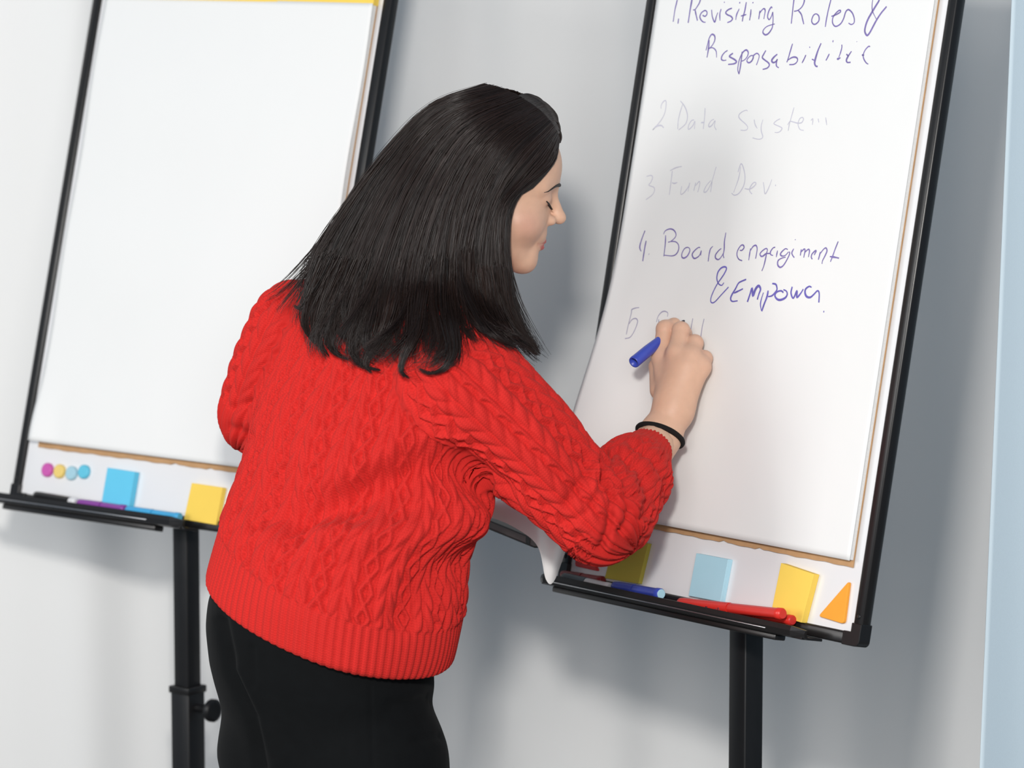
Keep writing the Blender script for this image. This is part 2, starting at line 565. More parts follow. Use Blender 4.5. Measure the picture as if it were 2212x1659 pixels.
    for a in (90, 205, 335):
        an = math.radians(a)
        d = e * math.cos(an) + b * math.sin(an)
        L = .34
        top = c + np.array([0, 0, .36]) + d * mast_w * .5
        ft = c + d * L + np.array([0, 0, .012])
        lg = MB().tube([top, ft], .011, 10).build('leg', M['blackm'], root, True)
        MB().lathe(ft + np.array([0, 0, -.012]), ft + np.array([0, 0, .02]), [(0, .016), (.02, .016), (.028, .011)], 12).build('rubber_foot', M['black'], lg, True)
        MB().tube([c + np.array([0, 0, .16]) + d * mast_w * .5, top * .45 + ft * .55], .006, 8).build('leg_brace', M['blackm'], root, True)
    return root

easel(BR, 'black framed tripod flip chart easel in front of the woman, holding the written sheet', 1.05, .085, (1612, 1400), CAMZ - 1.02, (-.322, .255), mast_w=.037)
easel(BL, 'black framed tripod flip chart easel with a blank sheet, behind the woman at left', .99, .065, (402, 1170), P(395, 1480, BL.o[1] + .05)[2], (-.33, .10), knob=True, mast_w=.040)

# ------------------------------------------------------------------ paper pads
def pad(B, label, u0, u1, v0, v1, yellow_head, curl):
    t = .012
    root = empty('flip_chart_pad', B([[0, v0, .003]])[0])
    tag(root, label, 'paper pad')
    # ragged brown card backing
    n = 60
    pts = []
    for i in range(n + 1):
        s = i / n
        j = .0004 * math.sin(s * 37) + .0005 * math.sin(s * 91 + 1) + (.003 if .52 < s < .54 or .66 < s < .675 else 0)
        pts.append((u0 + .004 + (u1 - u0 - .006) * s, v0 - .009 + j))
    pts[-1] = (u1 - .002, pts[-1][1])
    pts += [(u1 - .002, v1), (u0 + .004, v1)]
    MB().prism(pts, .0015, .0035, B).build('backing_card', M['card'], root)
    MB().box(u0 + .003, u1 - .003, v0 + .001, v1, .0036, t, B).build('sheet_stack', M['paper_edge'], root)
    # top sheet
    nu, nv = 70, 90
    V = []; F = []
    for sd in (0, 1):
        for j in range(nv + 1):
            for i in range(nu + 1):
                u = u0 + (u1 - u0) * i / nu; v = v0 + (v1 - v0) * j / nv
                V.append((u, v, t + .0015 + curl(u, v) + sd * .0003))
    m = (nu + 1) * (nv + 1)
    for j in range(nv):
        for i in range(nu):
            a = j * (nu + 1) + i
            F.append((a, a + nu + 1, a + nu + 2, a + 1)); F.append((m + a, m + a + 1, m + a + nu + 2, m + a + nu + 1))
    rim = list(range(nu + 1)) + [j * (nu + 1) + nu for j in range(1, nv + 1)] + [nv * (nu + 1) + i for i in range(nu - 1, -1, -1)] + [j * (nu + 1) for j in range(nv - 1, 0, -1)]
    for k in range(len(rim)):
        a, b = rim[k], rim[(k + 1) % len(rim)]
        F.append((a, b, b + m, a + m))
    sheet = obj('top_sheet', B(V), F, M['paper'], root, True)
    MB().box(u0 + .001, u1 - .001, v1 - .002, v1 + .03, .0015, t + .003, B, .001).build('binding_strip', M['yellow'] if yellow_head else M['whitep'], root)
    return root, sheet, t

u0r = BR.uv(1419, 0, .014)[0]; u1r, v0r = BR.uv(1835, 1211, .014)
VT = .99
def curlR(u, v):
    a = sm(0.22, 0.0, (u - u0r) ) * sm(v0r + .52, v0r + .05, v)
    return .004 * sm(.5, 0, u - u0r) * sm(.9, .3, v) + .050 * a * a
padR, sheetR, TR_ = pad(BR, 'white flip chart pad with handwritten list in violet ink', u0r, u1r, v0r, VT, False, curlR)
a = BL.uv(76, 953, .014); b_ = BL.uv(515, 1020, .014)
u0l = a[0] - .006; v0l = (a[1] + b_[1]) / 2 + .004
u1l = BL.uv(806, 20, .014)[0]
vtl = BL.uv(700, 5, .014)[1]
def curlL(u, v):
    return .0035 * (1 + math.sin(v * 21 + u * 5)) * sm(0, .2, v) * .5 + .010 * sm(.06, 0, u - u0l) * sm(v0l + .12, v0l, v)
padL, sheetL, _ = pad(BL, 'blank white flip chart pad with yellow binding strip on the left easel', u0l, u1l, v0l, vtl, True, curlL)
print('padR', u0r, u1r, v0r, 'padL', u0l, u1l, v0l, vtl)

# handwriting: flat ink on the sheet
def on_sheet(px, py):
    w = TR_ + .0022
    for _ in range(4):
        u, v = BR.uv(px, py, w)
        w = TR_ + .0022 + curlR(u, v)
    return u, v, w

def ink(strokes, width, m, name):
    mb = MB()
    for (x0, y0, s, pts, wk) in strokes:
        p = crom([(x0 + x / s, y0 + y / s) for x, y in pts], 5)
        q = np.array([on_sheet(x, y) for x, y in p])
        if len(q) < 2: continue
        T = np.gradient(q[:, :2], axis=0); T /= (np.linalg.norm(T, axis=1)[:, None] + 1e-9)
        Nn = np.stack([-T[:, 1], T[:, 0]], 1)
        n = len(q); tt = np.linspace(0, 1, n)
        wd = width * wk * (0.72 + .28 * np.sin(np.pi * np.clip(tt * 1.1, 0, 1))) * (1 + .12 * np.sin(tt * 9 + x0 + pts[0][0]))
        L = q.copy(); R = q.copy()
        L[:, :2] += Nn * wd[:, None] / 2; R[:, :2] -= Nn * wd[:, None] / 2
        V = np.empty((2 * n, 3)); V[0::2] = BR(L); V[1::2] = BR(R)
        F = [(2 * i, 2 * i + 1, 2 * i + 3, 2 * i + 2) for i in range(n - 1)]
        mb.add(V, F)
    return mb.build(name, m, sheetR, False)

def Z(x0, y0, s, lst):
    return [(x0, y0, s, p, 1.0) if not isinstance(p[0], float) else (x0, y0, s, p[1:], p[0]) for p in lst]

A_ = Z(1430, 0, 8.508, [
 [(290,-60),(270,40),(235,190),(205,400)], [(305,340),(292,435)], [1.3,(560,-80),(545,20),(515,190),(480,420)],
 [(560,-80),(640,-130),(708,-90),(695,30),(640,130),(605,175),(570,182)], [1.1,(605,175),(625,270),(650,380)],
 [(745,280),(790,300),(825,260),(820,210),(780,195),(720,240),(695,310),(720,370),(760,405),(800,410)],
 [(910,180),(925,310),(968,405),(995,310),(1025,230)], [(1085,165),(1062,260),(1065,380)], [.8,(1140,35),(1150,48)],
 [1.1,(1285,150),(1215,180),(1170,230),(1200,270),(1265,300),(1295,345),(1260,390),(1200,415)],
 [(1420,160),(1370,270),(1355,365)], [(1430,35),(1425,65)], [1.1,(1548,40),(1520,200),(1490,300),(1475,395)], [(1450,295),(1550,265)],
 [(1635,170),(1625,280),(1608,375)], [(1668,40),(1672,60)], [(1800,195),(1775,355)], [(1795,240),(1840,180),(1875,160),(1895,200),(1870,350)],
 [(2025,150),(2005,130),(1960,210),(1940,310),(1970,360),(2010,300),(2035,220)],
 [(2035,220),(2040,330),(2035,440),(2020,520),(1960,610),(1900,640),(1855,600),(1870,540),(1940,480),(2070,440)]])
B_ = Z(1680, 0, 8.508, [
 [(305,-60),(285,90),(248,435)], [(310,-90),(430,-110),(485,-20),(480,50),(440,130),(370,190),(300,208)], [(375,190),(430,260),(455,350),(478,445)],
 [(690,255),(650,290),(622,380),(650,440),(700,440),(755,380),(755,300),(720,260),(690,255)], [(985,-40),(930,180),(895,350),(873,495)],
 [(985,300),(1060,275),(1140,230),(1155,200),(1130,190),(1070,240),(1015,320),(1005,410),(1040,475),(1090,480),(1160,430),(1210,340),(1240,240),(1270,190),(1310,180),(1370,240),(1405,340),(1400,420),(1350,450),(1300,425)],
 [.7,(1760,-60),(1735,60),(1735,180),(1760,250),(1810,350)],
 [1.4,(1870,-60),(1860,10),(1800,110),(1740,210),(1660,350),(1615,470),(1600,580),(1640,650),(1690,600),(1760,470),(1820,360),(1900,240),(2000,120)]])
C_ = Z(1500, 70, 11.06, [
 [1.2,(350,180),(345,300),(330,420),(300,600)], [(275,430),(310,300),(345,160),(390,70),(430,45),(480,80),(490,160),(460,250),(400,340),(330,400)],
 [.8,(330,400),(400,365),(470,385),(520,460),(530,600)], [(790,430),(720,480),(660,560),(645,640),(690,670),(760,662)],
 [1.2,(920,500),(860,540),(835,575),(890,610),(960,650),(1005,705),(940,750),(805,765)], [1.1,(1140,460),(1125,600),(1100,800),(1065,1000)],
 [(1060,990),(1035,880),(1060,700),(1110,560),(1170,460),(1240,420),(1285,480),(1260,580),(1190,660),(1120,690)],
 [(1400,550),(1340,560),(1270,630),(1255,690),(1300,725),(1360,690),(1400,620),(1410,560),(1450,520),(1500,500),(1545,550),(1530,640),(1480,780)],
 [1.1,(1705,430),(1650,530),(1620,600),(1680,660),(1760,720),(1790,780),(1740,850),(1630,885)],
 [1.3,(1980,520),(1900,590),(1845,670),(1880,720),(1940,700),(1985,640)], [(1985,640),(1955,740),(1965,810),(2015,845)]])
D_ = Z(1690, 70, 10.055, [
 [(220,245),(165,430),(125,570),(95,650)], [(125,600),(180,560),(250,535),(310,550),(330,600),(300,660),(240,695),(150,700)],
 [(510,490),(470,580),(425,665)], [.7,(588,310),(598,335)], [1.4,(840,235),(770,400),(715,580),(700,670),(725,730),(765,740)], [.8,(640,580),(700,610)],
 [(1018,465),(980,545),(945,610)], [.8,(1103,170),(1095,215)], [.9,(1290,265),(1290,330),(1265,430),(1225,540)], [1.3,(1185,570),(1210,575),(1260,550)],
 [(1390,470),(1430,515)], [1.2,(1500,410),(1430,515),(1390,600),(1410,650),(1480,650)], [.7,(1615,195),(1618,205)],
 [.9,(1905,310),(1870,305),(1800,380),(1755,490),(1770,580),(1820,660),(1865,690)], [1.2,(1725,490),(1775,495)]])
E_ = Z(1390, 200, 10.533, [
 [(400,370),(400,300),(440,220),(490,180),(515,215),(505,360),(470,500),(390,640),(300,750),(210,850)], [1.4,(210,850),(290,770),(400,748),(460,800)],
 [1.1,(840,190),(920,290),(980,420),(1000,560),(970,690),(900,770),(800,850)], [(890,270),(830,460),(790,650),(780,830)],
 [(1150,620),(1090,640),(1030,740),(1020,830),(1060,820),(1130,740),(1170,650),(1160,830)], [(1400,350),(1390,560),(1360,830)], [1.3,(1310,685),(1385,678)],
 [1.1,(1605,605),(1540,640),(1485,730),(1500,780),(1560,740),(1630,640),(1615,760),(1655,850)]])
F_ = Z(1580, 200, 9.617, [
 [(335,385),(310,365),(230,395),(165,450),(155,510),(200,570),(290,650),(335,710),(325,765),(270,785),(190,780)],
 [(470,560),(490,660),(535,745)], [(655,560),(620,680),(620,800),(650,920),(600,965),(530,965),(440,940)],
 [(1010,545),(940,580),(880,640),(930,675),(1010,710),(1050,745),(1010,805),(950,830),(900,825)], [(1298,310),(1240,520),(1200,660),(1178,795)],
 [(1165,670),(1215,600),(1280,610),(1380,635),(1460,620),(1495,550),(1470,515),(1420,540),(1385,620),(1390,700),(1430,770),(1500,785)],
 [(1650,580),(1690,545),(1680,670)], [(1800,540),(1815,620)], [(1955,515),(1980,675)]])
G_ = Z(1380, 340, 6.9125, [
 [(115,285),(180,268),(205,300),(180,370),(150,415),(220,445),(235,490),(200,560),(105,632)], [(465,200),(550,155),(640,135)], [(500,200),(480,370),(455,560)], [1.2,(495,378),(530,388),(575,375)],
 [(640,430),(625,545),(670,530),(740,440),(760,380),(735,510)], [(850,375),(820,500)], [(850,420),(900,360),(910,400),(880,520)],
 [(1075,345),(1010,420),(970,510),(1010,510),(1060,430),(1100,330),(1155,140)], [(1095,360),(1070,520)],
 [(1520,140),(1490,310),(1415,525)], [1.2,(1480,220),(1525,95),(1565,170),(1585,300),(1565,420),(1500,530),(1430,565),(1385,535)],
 [1.2,(1580,465),(1650,475),(1720,430),(1748,385),(1715,375),(1665,440),(1655,500),(1690,548)], [(1858,370),(1870,450),(1885,545),(1940,450),(1985,330)], [(2040,405),(2042,430)]])
H_ = Z(1360, 480, 9.617, [
 [1.1,(320,175),(260,330),(215,480),(215,550),(240,605)], [1.2,(343,385),(310,560),(272,810)], [(400,660),(405,670)], [(750,270),(740,450),(712,710)],
 [.9,(705,250),(740,180),(830,140),(910,160),(960,230),(950,310),(860,395),(800,415)], [.9,(860,400),(950,405),(1010,460),(1020,560),(970,660),(880,700),(720,685)],
 [(1200,520),(1140,550),(1090,640),(1085,720),(1130,745),(1200,700),(1250,600),(1240,540),(1200,520)],
 [(1465,530),(1430,525),(1350,590),(1300,670),(1330,745),(1380,745),(1450,690),(1490,590),(1475,690)],
 [(1680,545),(1655,650),(1632,815)], [.8,(1660,600),(1690,540),(1730,500)],
 [(1905,545),(1850,590),(1785,680),(1790,750),(1850,775),(1910,710),(1955,630)], [(2000,215),(1970,400),(1965,560),(1945,680),(1960,745)]])
I_ = Z(1580, 500, 8.848, [
 [(160,360),(200,360),(240,310),(225,262),(180,270),(120,360),(105,450),(140,530),(205,560)], [(365,325),(345,440),(330,550)], [(360,370),(410,290),(465,265),(490,320),(480,420),(460,520)],
 [(690,350),(660,325),(590,370),(545,430),(570,475),(620,460),(670,410),(690,350)], [(680,370),(655,500),(620,650),(580,755)], [(600,470),(660,425),(740,420)],
 [(835,300),(790,320),(745,390),(750,440),(795,460)], [(880,365),(855,490)], [(1075,345),(1030,330),(960,390),(935,440),(970,470),(1030,455),(1090,390)],
 [1.1,(1105,385),(1110,430),(1060,540),(990,650),(930,685),(885,640),(890,560),(950,515),(1035,490)], [(1190,330),(1155,400),(1165,450),(1200,500)], [.8,(1218,150),(1220,165)],
 [(1335,340),(1315,460)], [(1330,390),(1390,335),(1405,370),(1380,500)], [(1400,400),(1470,340),(1490,380),(1470,490)], [1.1,(1580,450),(1615,380),(1600,370),(1540,430),(1525,490),(1545,530)],
 [1.1,(1700,390),(1660,540)], [(1690,430),(1760,340),(1805,315),(1825,370),(1790,460),(1740,560),(1730,620)], [(2040,190),(1980,340),(1930,480),(1890,580)], [1.2,(1880,480),(1960,490),(2055,510)]])
J1 = Z(1520, 570, 7.9, [
 [.9,(345,320),(310,365),(265,350),(235,300),(225,230),(245,140),(300,70),(360,50),(390,80),(350,170),(290,260),(240,330),(180,440),(130,560),(120,640),(150,665),(200,640),(290,540),(425,395)],
 [1.1,(725,265),(640,300),(590,335),(540,430),(480,530),(460,600),(490,640),(580,630)], [(515,500),(590,465),(670,425)],
 [1.5,(745,650),(790,520),(825,415),(840,545),(880,440),(935,375),(970,430),(940,520),(915,610)],
 [1.3,(1100,455),(1080,560),(1030,690),(990,810)], [.8,(985,800),(968,690),(990,580),(1020,490)], [1.1,(1170,335),(1230,350),(1250,410),(1240,460),(1170,540),(1100,560)],
 [1.2,(1360,490),(1320,460),(1250,480),(1215,540),(1250,600),(1310,615),(1390,580),(1425,520),(1410,465),(1360,440)],
 [1.2,(1510,390),(1490,500),(1530,585),(1590,460),(1590,570),(1650,510),(1700,430)],
 [1.2,(1840,400),(1800,385),(1740,430),(1730,500),(1760,560),(1820,570),(1880,520),(1940,460),(1970,500),(1965,660)], [.7,(2050,800),(2048,830)]])
K_ = Z(1330, 650, 10.055, [
 [(510,145),(430,155),(350,190),(340,260),(300,420),(260,580),(230,730)], [(290,500),(350,410),(430,380),(475,430),(455,530),(390,680),(310,790),(200,820)],
 [(885,460),(920,340),(990,250),(1060,225),(1130,260),(1125,340)], [(935,400),(935,520)], [(1675,380),(1640,570),(1615,750)],
 [(1920,390),(1870,620),(1820,1050)], [(1730,800),(1770,770),(1805,800),(1790,860)]])
for word, wd, m in ((A_[:2], .0024, 'ink'), (A_[2:], .0024, 'ink'), (B_[:6], .0024, 'ink'), (B_[6:], .0024, 'ink'), (C_ + D_, .0024, 'ink'),
                    (E_[:2], .0017, 'inkf'), (E_[2:], .0017, 'inkf'), (F_, .0017, 'inkf'), (G_[:1], .0017, 'inkf'), (G_[1:9], .0017, 'inkf'), (G_[9:], .0017, 'inkf'),
                    (H_[:3], .0023, 'ink'), (H_[3:], .0023, 'ink'), (I_, .0023, 'ink'), (J1[:1], .0027, 'inkb'), (J1[1:], .0027, 'inkb'), (K_[:2], .0018, 'inkg'), (K_[2:4], .0018, 'inkg'), (K_[4:], .0018, 'inkg')):
    ink(word, wd, M[m], 'handwritten_word')
# ------------------------------------------------------------------ things on the boards and trays
def px_prism(B, name, label, cat, corners, th, m, group=None, bev=.0006, w0=.0004, round_=0.0):
    q = [tuple(B.uv(x, y, th)) for x, y in corners]
    if round_:
        r = []
        n = len(q)
        for i in range(n):
            p = np.array(q[i]); a = np.array(q[i - 1]); c = np.array(q[(i + 1) % n])
            p1 = p + (a - p) / np.linalg.norm(a - p) * round_; p2 = p + (c - p) / np.linalg.norm(c - p) * round_
            for t in np.linspace(0, 1, 5):
                r.append(tuple((1 - t) ** 2 * p1 + 2 * t * (1 - t) * p + t * t * p2))
        q = r
    ar = sum(q[i][0] * q[(i + 1) % len(q)][1] - q[(i + 1) % len(q)][0] * q[i][1] for i in range(len(q)))
    if ar < 0: q = q[::-1]
    o = MB().prism(q, w0, th, B, bev).build(name, m)
    return tag(o, label, cat, group)

px_prism(BR, 'sticky_note_pad', 'sticky note pad under the elbow on the whiteboard, its shade coloured in as olive', 'sticky notes', [(1328, 1160), (1400, 1174), (1379, 1261), (1306, 1249)], .008, M['olive'])
px_prism(BR, 'sticky_note_pad', 'pale blue sticky note pad between the shaded olive and yellow pads', 'sticky notes', [(1504, 1195), (1573, 1208), (1556, 1300), (1487, 1287)], .010, M['sky'])
px_prism(BR, 'sticky_note_pad', 'thick yellow sticky note pad behind the red markers', 'sticky notes', [(1687, 1216), (1758, 1240), (1731, 1345), (1665, 1325)], .012, M['yellow'])
px_prism(BR, 'triangle_magnet', 'orange triangular magnet in the lower right corner of the written board', 'magnet', [(1834, 1254), (1767, 1331), (1822, 1348)], .006, M['orange'], round_=.006, bev=.001)
px_prism(BR, 'triangle_magnet', 'red triangular magnet beside the shaded olive sticky notes', 'magnet', [(1250, 1140), (1241, 1223), (1291, 1234)], .006, M['redmagnet'], round_=.005, bev=.001)
px_prism(BL, 'sticky_note_pad', 'cyan sticky note pad on the left board', 'sticky notes', [(232, 1010), (291, 1019), (278, 1098), (219, 1086)], .012, M['cyan'])
px_prism(BL, 'sticky_note_pad', 'yellow sticky note pad on the left board beside the red sweater', 'sticky notes', [(414, 1043), (481, 1053), (466, 1134), (397, 1122)], .010, M['yellow'])
for (x, y, nm, m) in ((102, 1015, 'magenta', 'magenta'), (128, 1018, 'yellow', 'yellowm'), (154, 1022, 'pale blue-grey', 'palem'), (181, 1019, 'blue', 'bluem')):
    u, v = BL.uv(x, y, .004)
    a, b = BL([[u, v, .0003]])[0], BL([[u, v, .01]])[0]
    o = MB().lathe(a, b, [(0, .0115), (.004, .0118), (.006, .0112), (.0068, .010)], 28).build('round_magnet', M[m], None, True)
    tag(o, nm + ' round magnet in the row of four on the left board', 'magnet', 'round magnets on the left board')

def marker(name, label, a, b, r, mats, cut=.55, end_mat=None, cap=True, marks=False):
    """a: nib-cap end, b: barrel end (points in the world)"""
    a = np.asarray(a); b = np.asarray(b); L = np.linalg.norm(b - a); d = (b - a) / L
    root = empty(name, a)
    tag(root, label, 'marker')
    MB().lathe(a, b, [(0, r * .75), (.002, r * .92), (.01, r), (L * cut - .001, r * 1.04)], 20).build('cap', mats[0], root, True)
    MB().lathe(a, b, [(L * cut, r * .93), (L * cut + .002, r * .97), (L - .012, r * .97), (L - .010, r * 1.06), (L - .001, r * 1.06), (L, r * .9)], 20).build('barrel', mats[1], root, True)
    if end_mat:
        MB().lathe(b, b + d, [(0, r * .92), (.0010, r * .92), (.0014, r * .84)], 20).build('end_plug', end_mat, root, True)
    if marks:
        x = np.cross(d, [0, 0, 1.0]); x /= np.linalg.norm(x); y = np.cross(x, d)
        vdir = -FW - d * np.dot(-FW, d); vdir /= np.linalg.norm(vdir); side = np.cross(d, vdir)
        for k, (t0, pts) in enumerate(((.18, [(0, -.002), (.002, .002), (.004, -.002), (.005, .002)]), (.30, [(0, .002), (0.001, -.002), (.003, .0), (.004, -.002)]), (.40, [(0, -.001), (.002, .002), (.004, .001), (.006, -.002), (.008, .002)]))):
            q = crom(pts, 4)
            P3 = []
            for s, h in q:
                an = h / r + .3
                P3.append(a + d * (L * t0 + s) + (vdir * math.cos(an) + side * math.sin(an)) * r * 1.045)
            MB().tube(P3, .0005, 4).build('print_mark', M['hole'], root, False)
    return root

def tp(B, x, y, w): return B(np.array([[*B.uv(x, y, w), w]]))[0]
marker('marker', 'blue marker with pale round end lying in the right pen tray', tp(BR, 1326, 1266, .030), tp(BR, 1428, 1283, .036), .0078, (M['bluep'], M['bluep']), .45, M['sky'])
marker('marker', 'red capped marker lying in front of the yellow sticky notes', tp(BR, 1468, 1302, .030), tp(BR, 1690, 1326, .042), .0080, (M['redplastic'], M['redplastic']), .5, M['redplastic'], marks=True)
marker('marker', 'second red marker, mostly hidden behind the first red one', tp(BR, 1560, 1315, .016), tp(BR, 1712, 1340, .018), .0072, (M['redplastic'], M['redplastic']), .5, M['redmagnet'])
marker('marker', 'grey marker with white barrel at the left end of the right tray', tp(BR, 1217, 1246, .028), tp(BR, 1318, 1269, .026), .0068, (M['greyp'], M['whitep']), .5)
marker('marker', 'dark red marker lying behind the grey one under the elbow', tp(BR, 1214, 1240, .012), tp(BR, 1303, 1254, .010), .0062, (M['darkred'], M['darkred']), .5)
marker('marker', 'black marker with white end in the left pen tray', tp(BL, 76, 1069, .028), tp(BL, 166, 1085, .028), .0066, (M['black'], M['whitep']), .84)
marker('marker', 'purple marker below the cyan sticky notes', tp(BL, 170, 1086, .028), tp(BL, 271, 1100, .028), .0066, (M['purplep'], M['purplep']), .5)
marker('marker', 'bright blue marker between the cyan and yellow sticky notes', tp(BL, 274, 1101, .028), tp(BL, 389, 1117, .028), .0064, (M['cyanp'], M['cyanp']), .5)

# ------------------------------------------------------------------ the woman
PH = math.radians(40)
LAT = np.array([math.cos(PH), -math.sin(PH), 0]); FRO = np.array([math.sin(PH), math.cos(PH), 0])
TORSO = [  # py, left px, right px, centre Y, depth ratio
 (1640, 480, 960, 5.60, .80), (1560, 470, 950, 5.60, .80), (1500, 448, 950, 5.60, .80), (1455, 438, 966, 5.60, .80), (1400, 430, 986, 5.60, .80), (1320, 430, 1001, 5.60, .80), (1270, 432, 1006, 5.60, .78),
 (1210, 448, 1009, 5.61, .75), (1150, 472, 1022, 5.615, .72), (1100, 492, 1058, 5.63, .68), (1050, 508, 1066, 5.64, .66), (970, 528, 1050, 5.64, .66), (900, 548, 1048, 5.65, .63),
 (800, 585, 1040, 5.66, .58), (720, 612, 1034, 5.665, .54), (660, 640, 1018, 5.67, .54), (625, 660, 990, 5.675, .55), (595, 700, 950, 5.68, .6), (565, 750, 920, 5.69, .7), (500, 790, 900, 5.70, .8)]
def section_table(rows):
    z = []; cx = []; cy = []; A = []; Bq = []
    for py, xl, xr, Y, q in rows:
        l = P(xl, py, Y); r = P(xr, py, Y)
        w = (r[0] - l[0]) / 2
        a = w / math.sqrt(math.cos(PH) ** 2 + q * q * math.sin(PH) ** 2)
        z.append((l[2] + r[2]) / 2); cx.append((l[0] + r[0]) / 2); cy.append(Y); A.append(a); Bq.append(a * q)
    z = np.array(z); o = np.argsort(z)
    zz = np.linspace(z.min(), z.max(), 300)
    out = [zz]
    ker = np.exp(-np.linspace(-2, 2, 25) ** 2); ker /= ker.sum()
    for arr in (cx, cy, A, Bq):
        v = np.interp(zz, z[o], np.array(arr)[o])
        v = np.convolve(np.pad(v, 12, mode='edge'), ker, mode='valid')
        out.append(v)
    return out
TT = section_table(TORSO)
def loft(p, T, ex=2.0):
    zz, cx, cy, A, Bq = T
    z = p[:, 2]
    x = p[:, 0] - np.interp(z, zz, cx); y = p[:, 1] - np.interp(z, zz, cy)
    a = np.interp(z, zz, A); b = np.interp(z, zz, Bq)
    l = (x * LAT[0] + y * LAT[1]) / a; f = (x * FRO[0] + y * FRO[1]) / b
    k = np.sqrt(l * l + f * f) + 1e-9
    g = np.sqrt((l / a) ** 2 + (f / b) ** 2) + 1e-9
    return np.clip(k * (k - 1) / g, -.15, .4)

SH_R = P(1000, 832, 5.545); EL_R = P(1292, 1112, 5.540); CUFF_R = P(1411, 966, 5.705)
SH_L = P(640, 715, 5.775); EL_L = P(556, 893, 5.80); HAND_L = P(850, 1045, 5.85)
FA_DIR = (CUFF_R - EL_R) / np.linalg.norm(CUFF_R - EL_R)
hem = [P(432, 1238, 5.66), P(965, 1440, 5.54), P(815, 1468, 5.43)]
HN = np.cross(hem[1] - hem[0], hem[2] - hem[0]); HN /= np.linalg.norm(HN)
if HN[2] > 0: HN = -HN           # points down
COLLAR_Z = P(850, 575, 5.69)[2]
def mix(a, b, t): return a * (1 - t) + b * t
PUFF = [P(1350, 1075, 5.61), P(1392, 1040, 5.66), P(1330, 1120, 5.58)]
def sd_torso(p):
    d = loft(p, TT)
    d = smax(d, (p - hem[0]) @ HN, .009)
    return smax(d, p[:, 2] - COLLAR_Z, .02)
def sd_armR(p):
    d = seg(p, SH_R, mix(SH_R, EL_R, .5), .090, .076)
    d = smin(d, seg(p, mix(SH_R, EL_R, .45), EL_R, .074, .066), .02)
    fa = seg(p, EL_R, mix(EL_R, CUFF_R, .6), .064, .052)
    fa = smin(fa, seg(p, mix(EL_R, CUFF_R, .5), CUFF_R + FA_DIR * .06, .052, .022), .015)
    for q, r in zip(PUFF, (.050, .040, .055)):
        fa = smin(fa, np.linalg.norm(p - q, axis=1) - r, .02)
    fa = smax(fa, (p - CUFF_R) @ FA_DIR, .008)
    return smin(d, fa, .016)
def sd_armL(p):
    d = seg(p, SH_L, EL_L, .072, .056)
    d = smin(d, seg(p, EL_L, mix(EL_L, HAND_L, .72), .052, .040), .02)
    return d
ZK0, ZK1 = P(990, 930, 5.5)[2], P(990, 800, 5.5)[2]
def sd_sweater(p):
    d = smin(sd_torso(p), sd_armL(p), .035)
    k = .006 + .028 * sm(ZK0, ZK1, p[:, 2])
    return smin(d, sd_armR(p), k)

person = empty('person', (P(700, 1400, 5.60)[0], 5.60, 0))
tag(person, 'woman with long dark hair in red cable-knit sweater and black trousers, writing', 'person')

# knit sweater: the surface, then cables, ribs and folds as real relief
V, F = surfnet(sd_sweater, (-.50, 5.30, .70), (.30, 5.98, 1.66), .0040)
V = relax(V, F, 3, .5)
V, F = subdiv(V, F, 1)
N = vnormals(V, F)
nv = len(V)
px = proj(V)
face_cam = sm(0.0, .35, -(N @ FW))
def polydist(px, pts):
    pts = np.asarray(pts, float)
    best = np.full(len(px), 1e9)
    for a, b in zip(pts[:-1], pts[1:]):
        ab = b - a
        t = np.clip(((px - a) @ ab) / (ab @ ab), 0, 1)
        best = np.minimum(best, np.linalg.norm(px - a - t[:, None] * ab, axis=1))
    return best
dT, dL, dR = sd_torso(V), sd_armL(V), sd_armR(V)
FOLDS = [  # polyline, amount (m), width px
 ([(1075, 1070), (990, 1010), (900, 1010), (800, 1060), (700, 1105), (650, 1120)], -.024, 40),
 ([(985, 940), (900, 945), (820, 985), (730, 1040), (650, 1090)], .009, 28),
 ([(1010, 1120), (920, 1150), (800, 1165), (700, 1150)], .018, 36),
 ([(1004, 1215), (950, 1235), (890, 1290), (870, 1330)], -.016, 36),
 ([(560, 1180), (520, 1100), (560, 1010)], .004, 40),
 ([(1310, 985), (1300, 1040), (1270, 1100), (1235, 1130)], -.013, 11),
 ([(1270, 985), (1262, 1030), (1225, 1085)], -.008, 12),
 ([(1300, 1010), (1322, 1060), (1318, 1130), (1300, 1180)], -.011, 9),
 ([(1318, 992), (1352, 1040), (1362, 1100), (1345, 1150)], -.010, 9),
 ([(1335, 975), (1382, 1020), (1402, 1075), (1390, 1120)], -.009, 9),
 ([(1360, 958), (1412, 995), (1436, 1040), (1432, 1080)], -.008, 8),
 ([(1230, 1140), (1268, 1100), (1290, 1050), (1290, 1010)], .011, 12),
 ([(535, 868), (505, 880)], -.006, 9), ([(540, 945), (500, 925)], -.006, 12),
 ([(962, 790), (970, 870), (985, 955)], -.005, 6),
 ([(1040, 790), (1100, 850), (1170, 960), (1200, 1040)], .004, 26),
]
disp = np.zeros(nv)
for pl, am, wd in FOLDS:
    disp += am * np.exp(-(polydist(px, pl) / wd) ** 2) * face_cam
disp += .003 * np.sin(V[:, 2] * 31 + V[:, 0] * 17) * np.sin(V[:, 0] * 23 - V[:, 2] * 9 + V[:, 1] * 13)

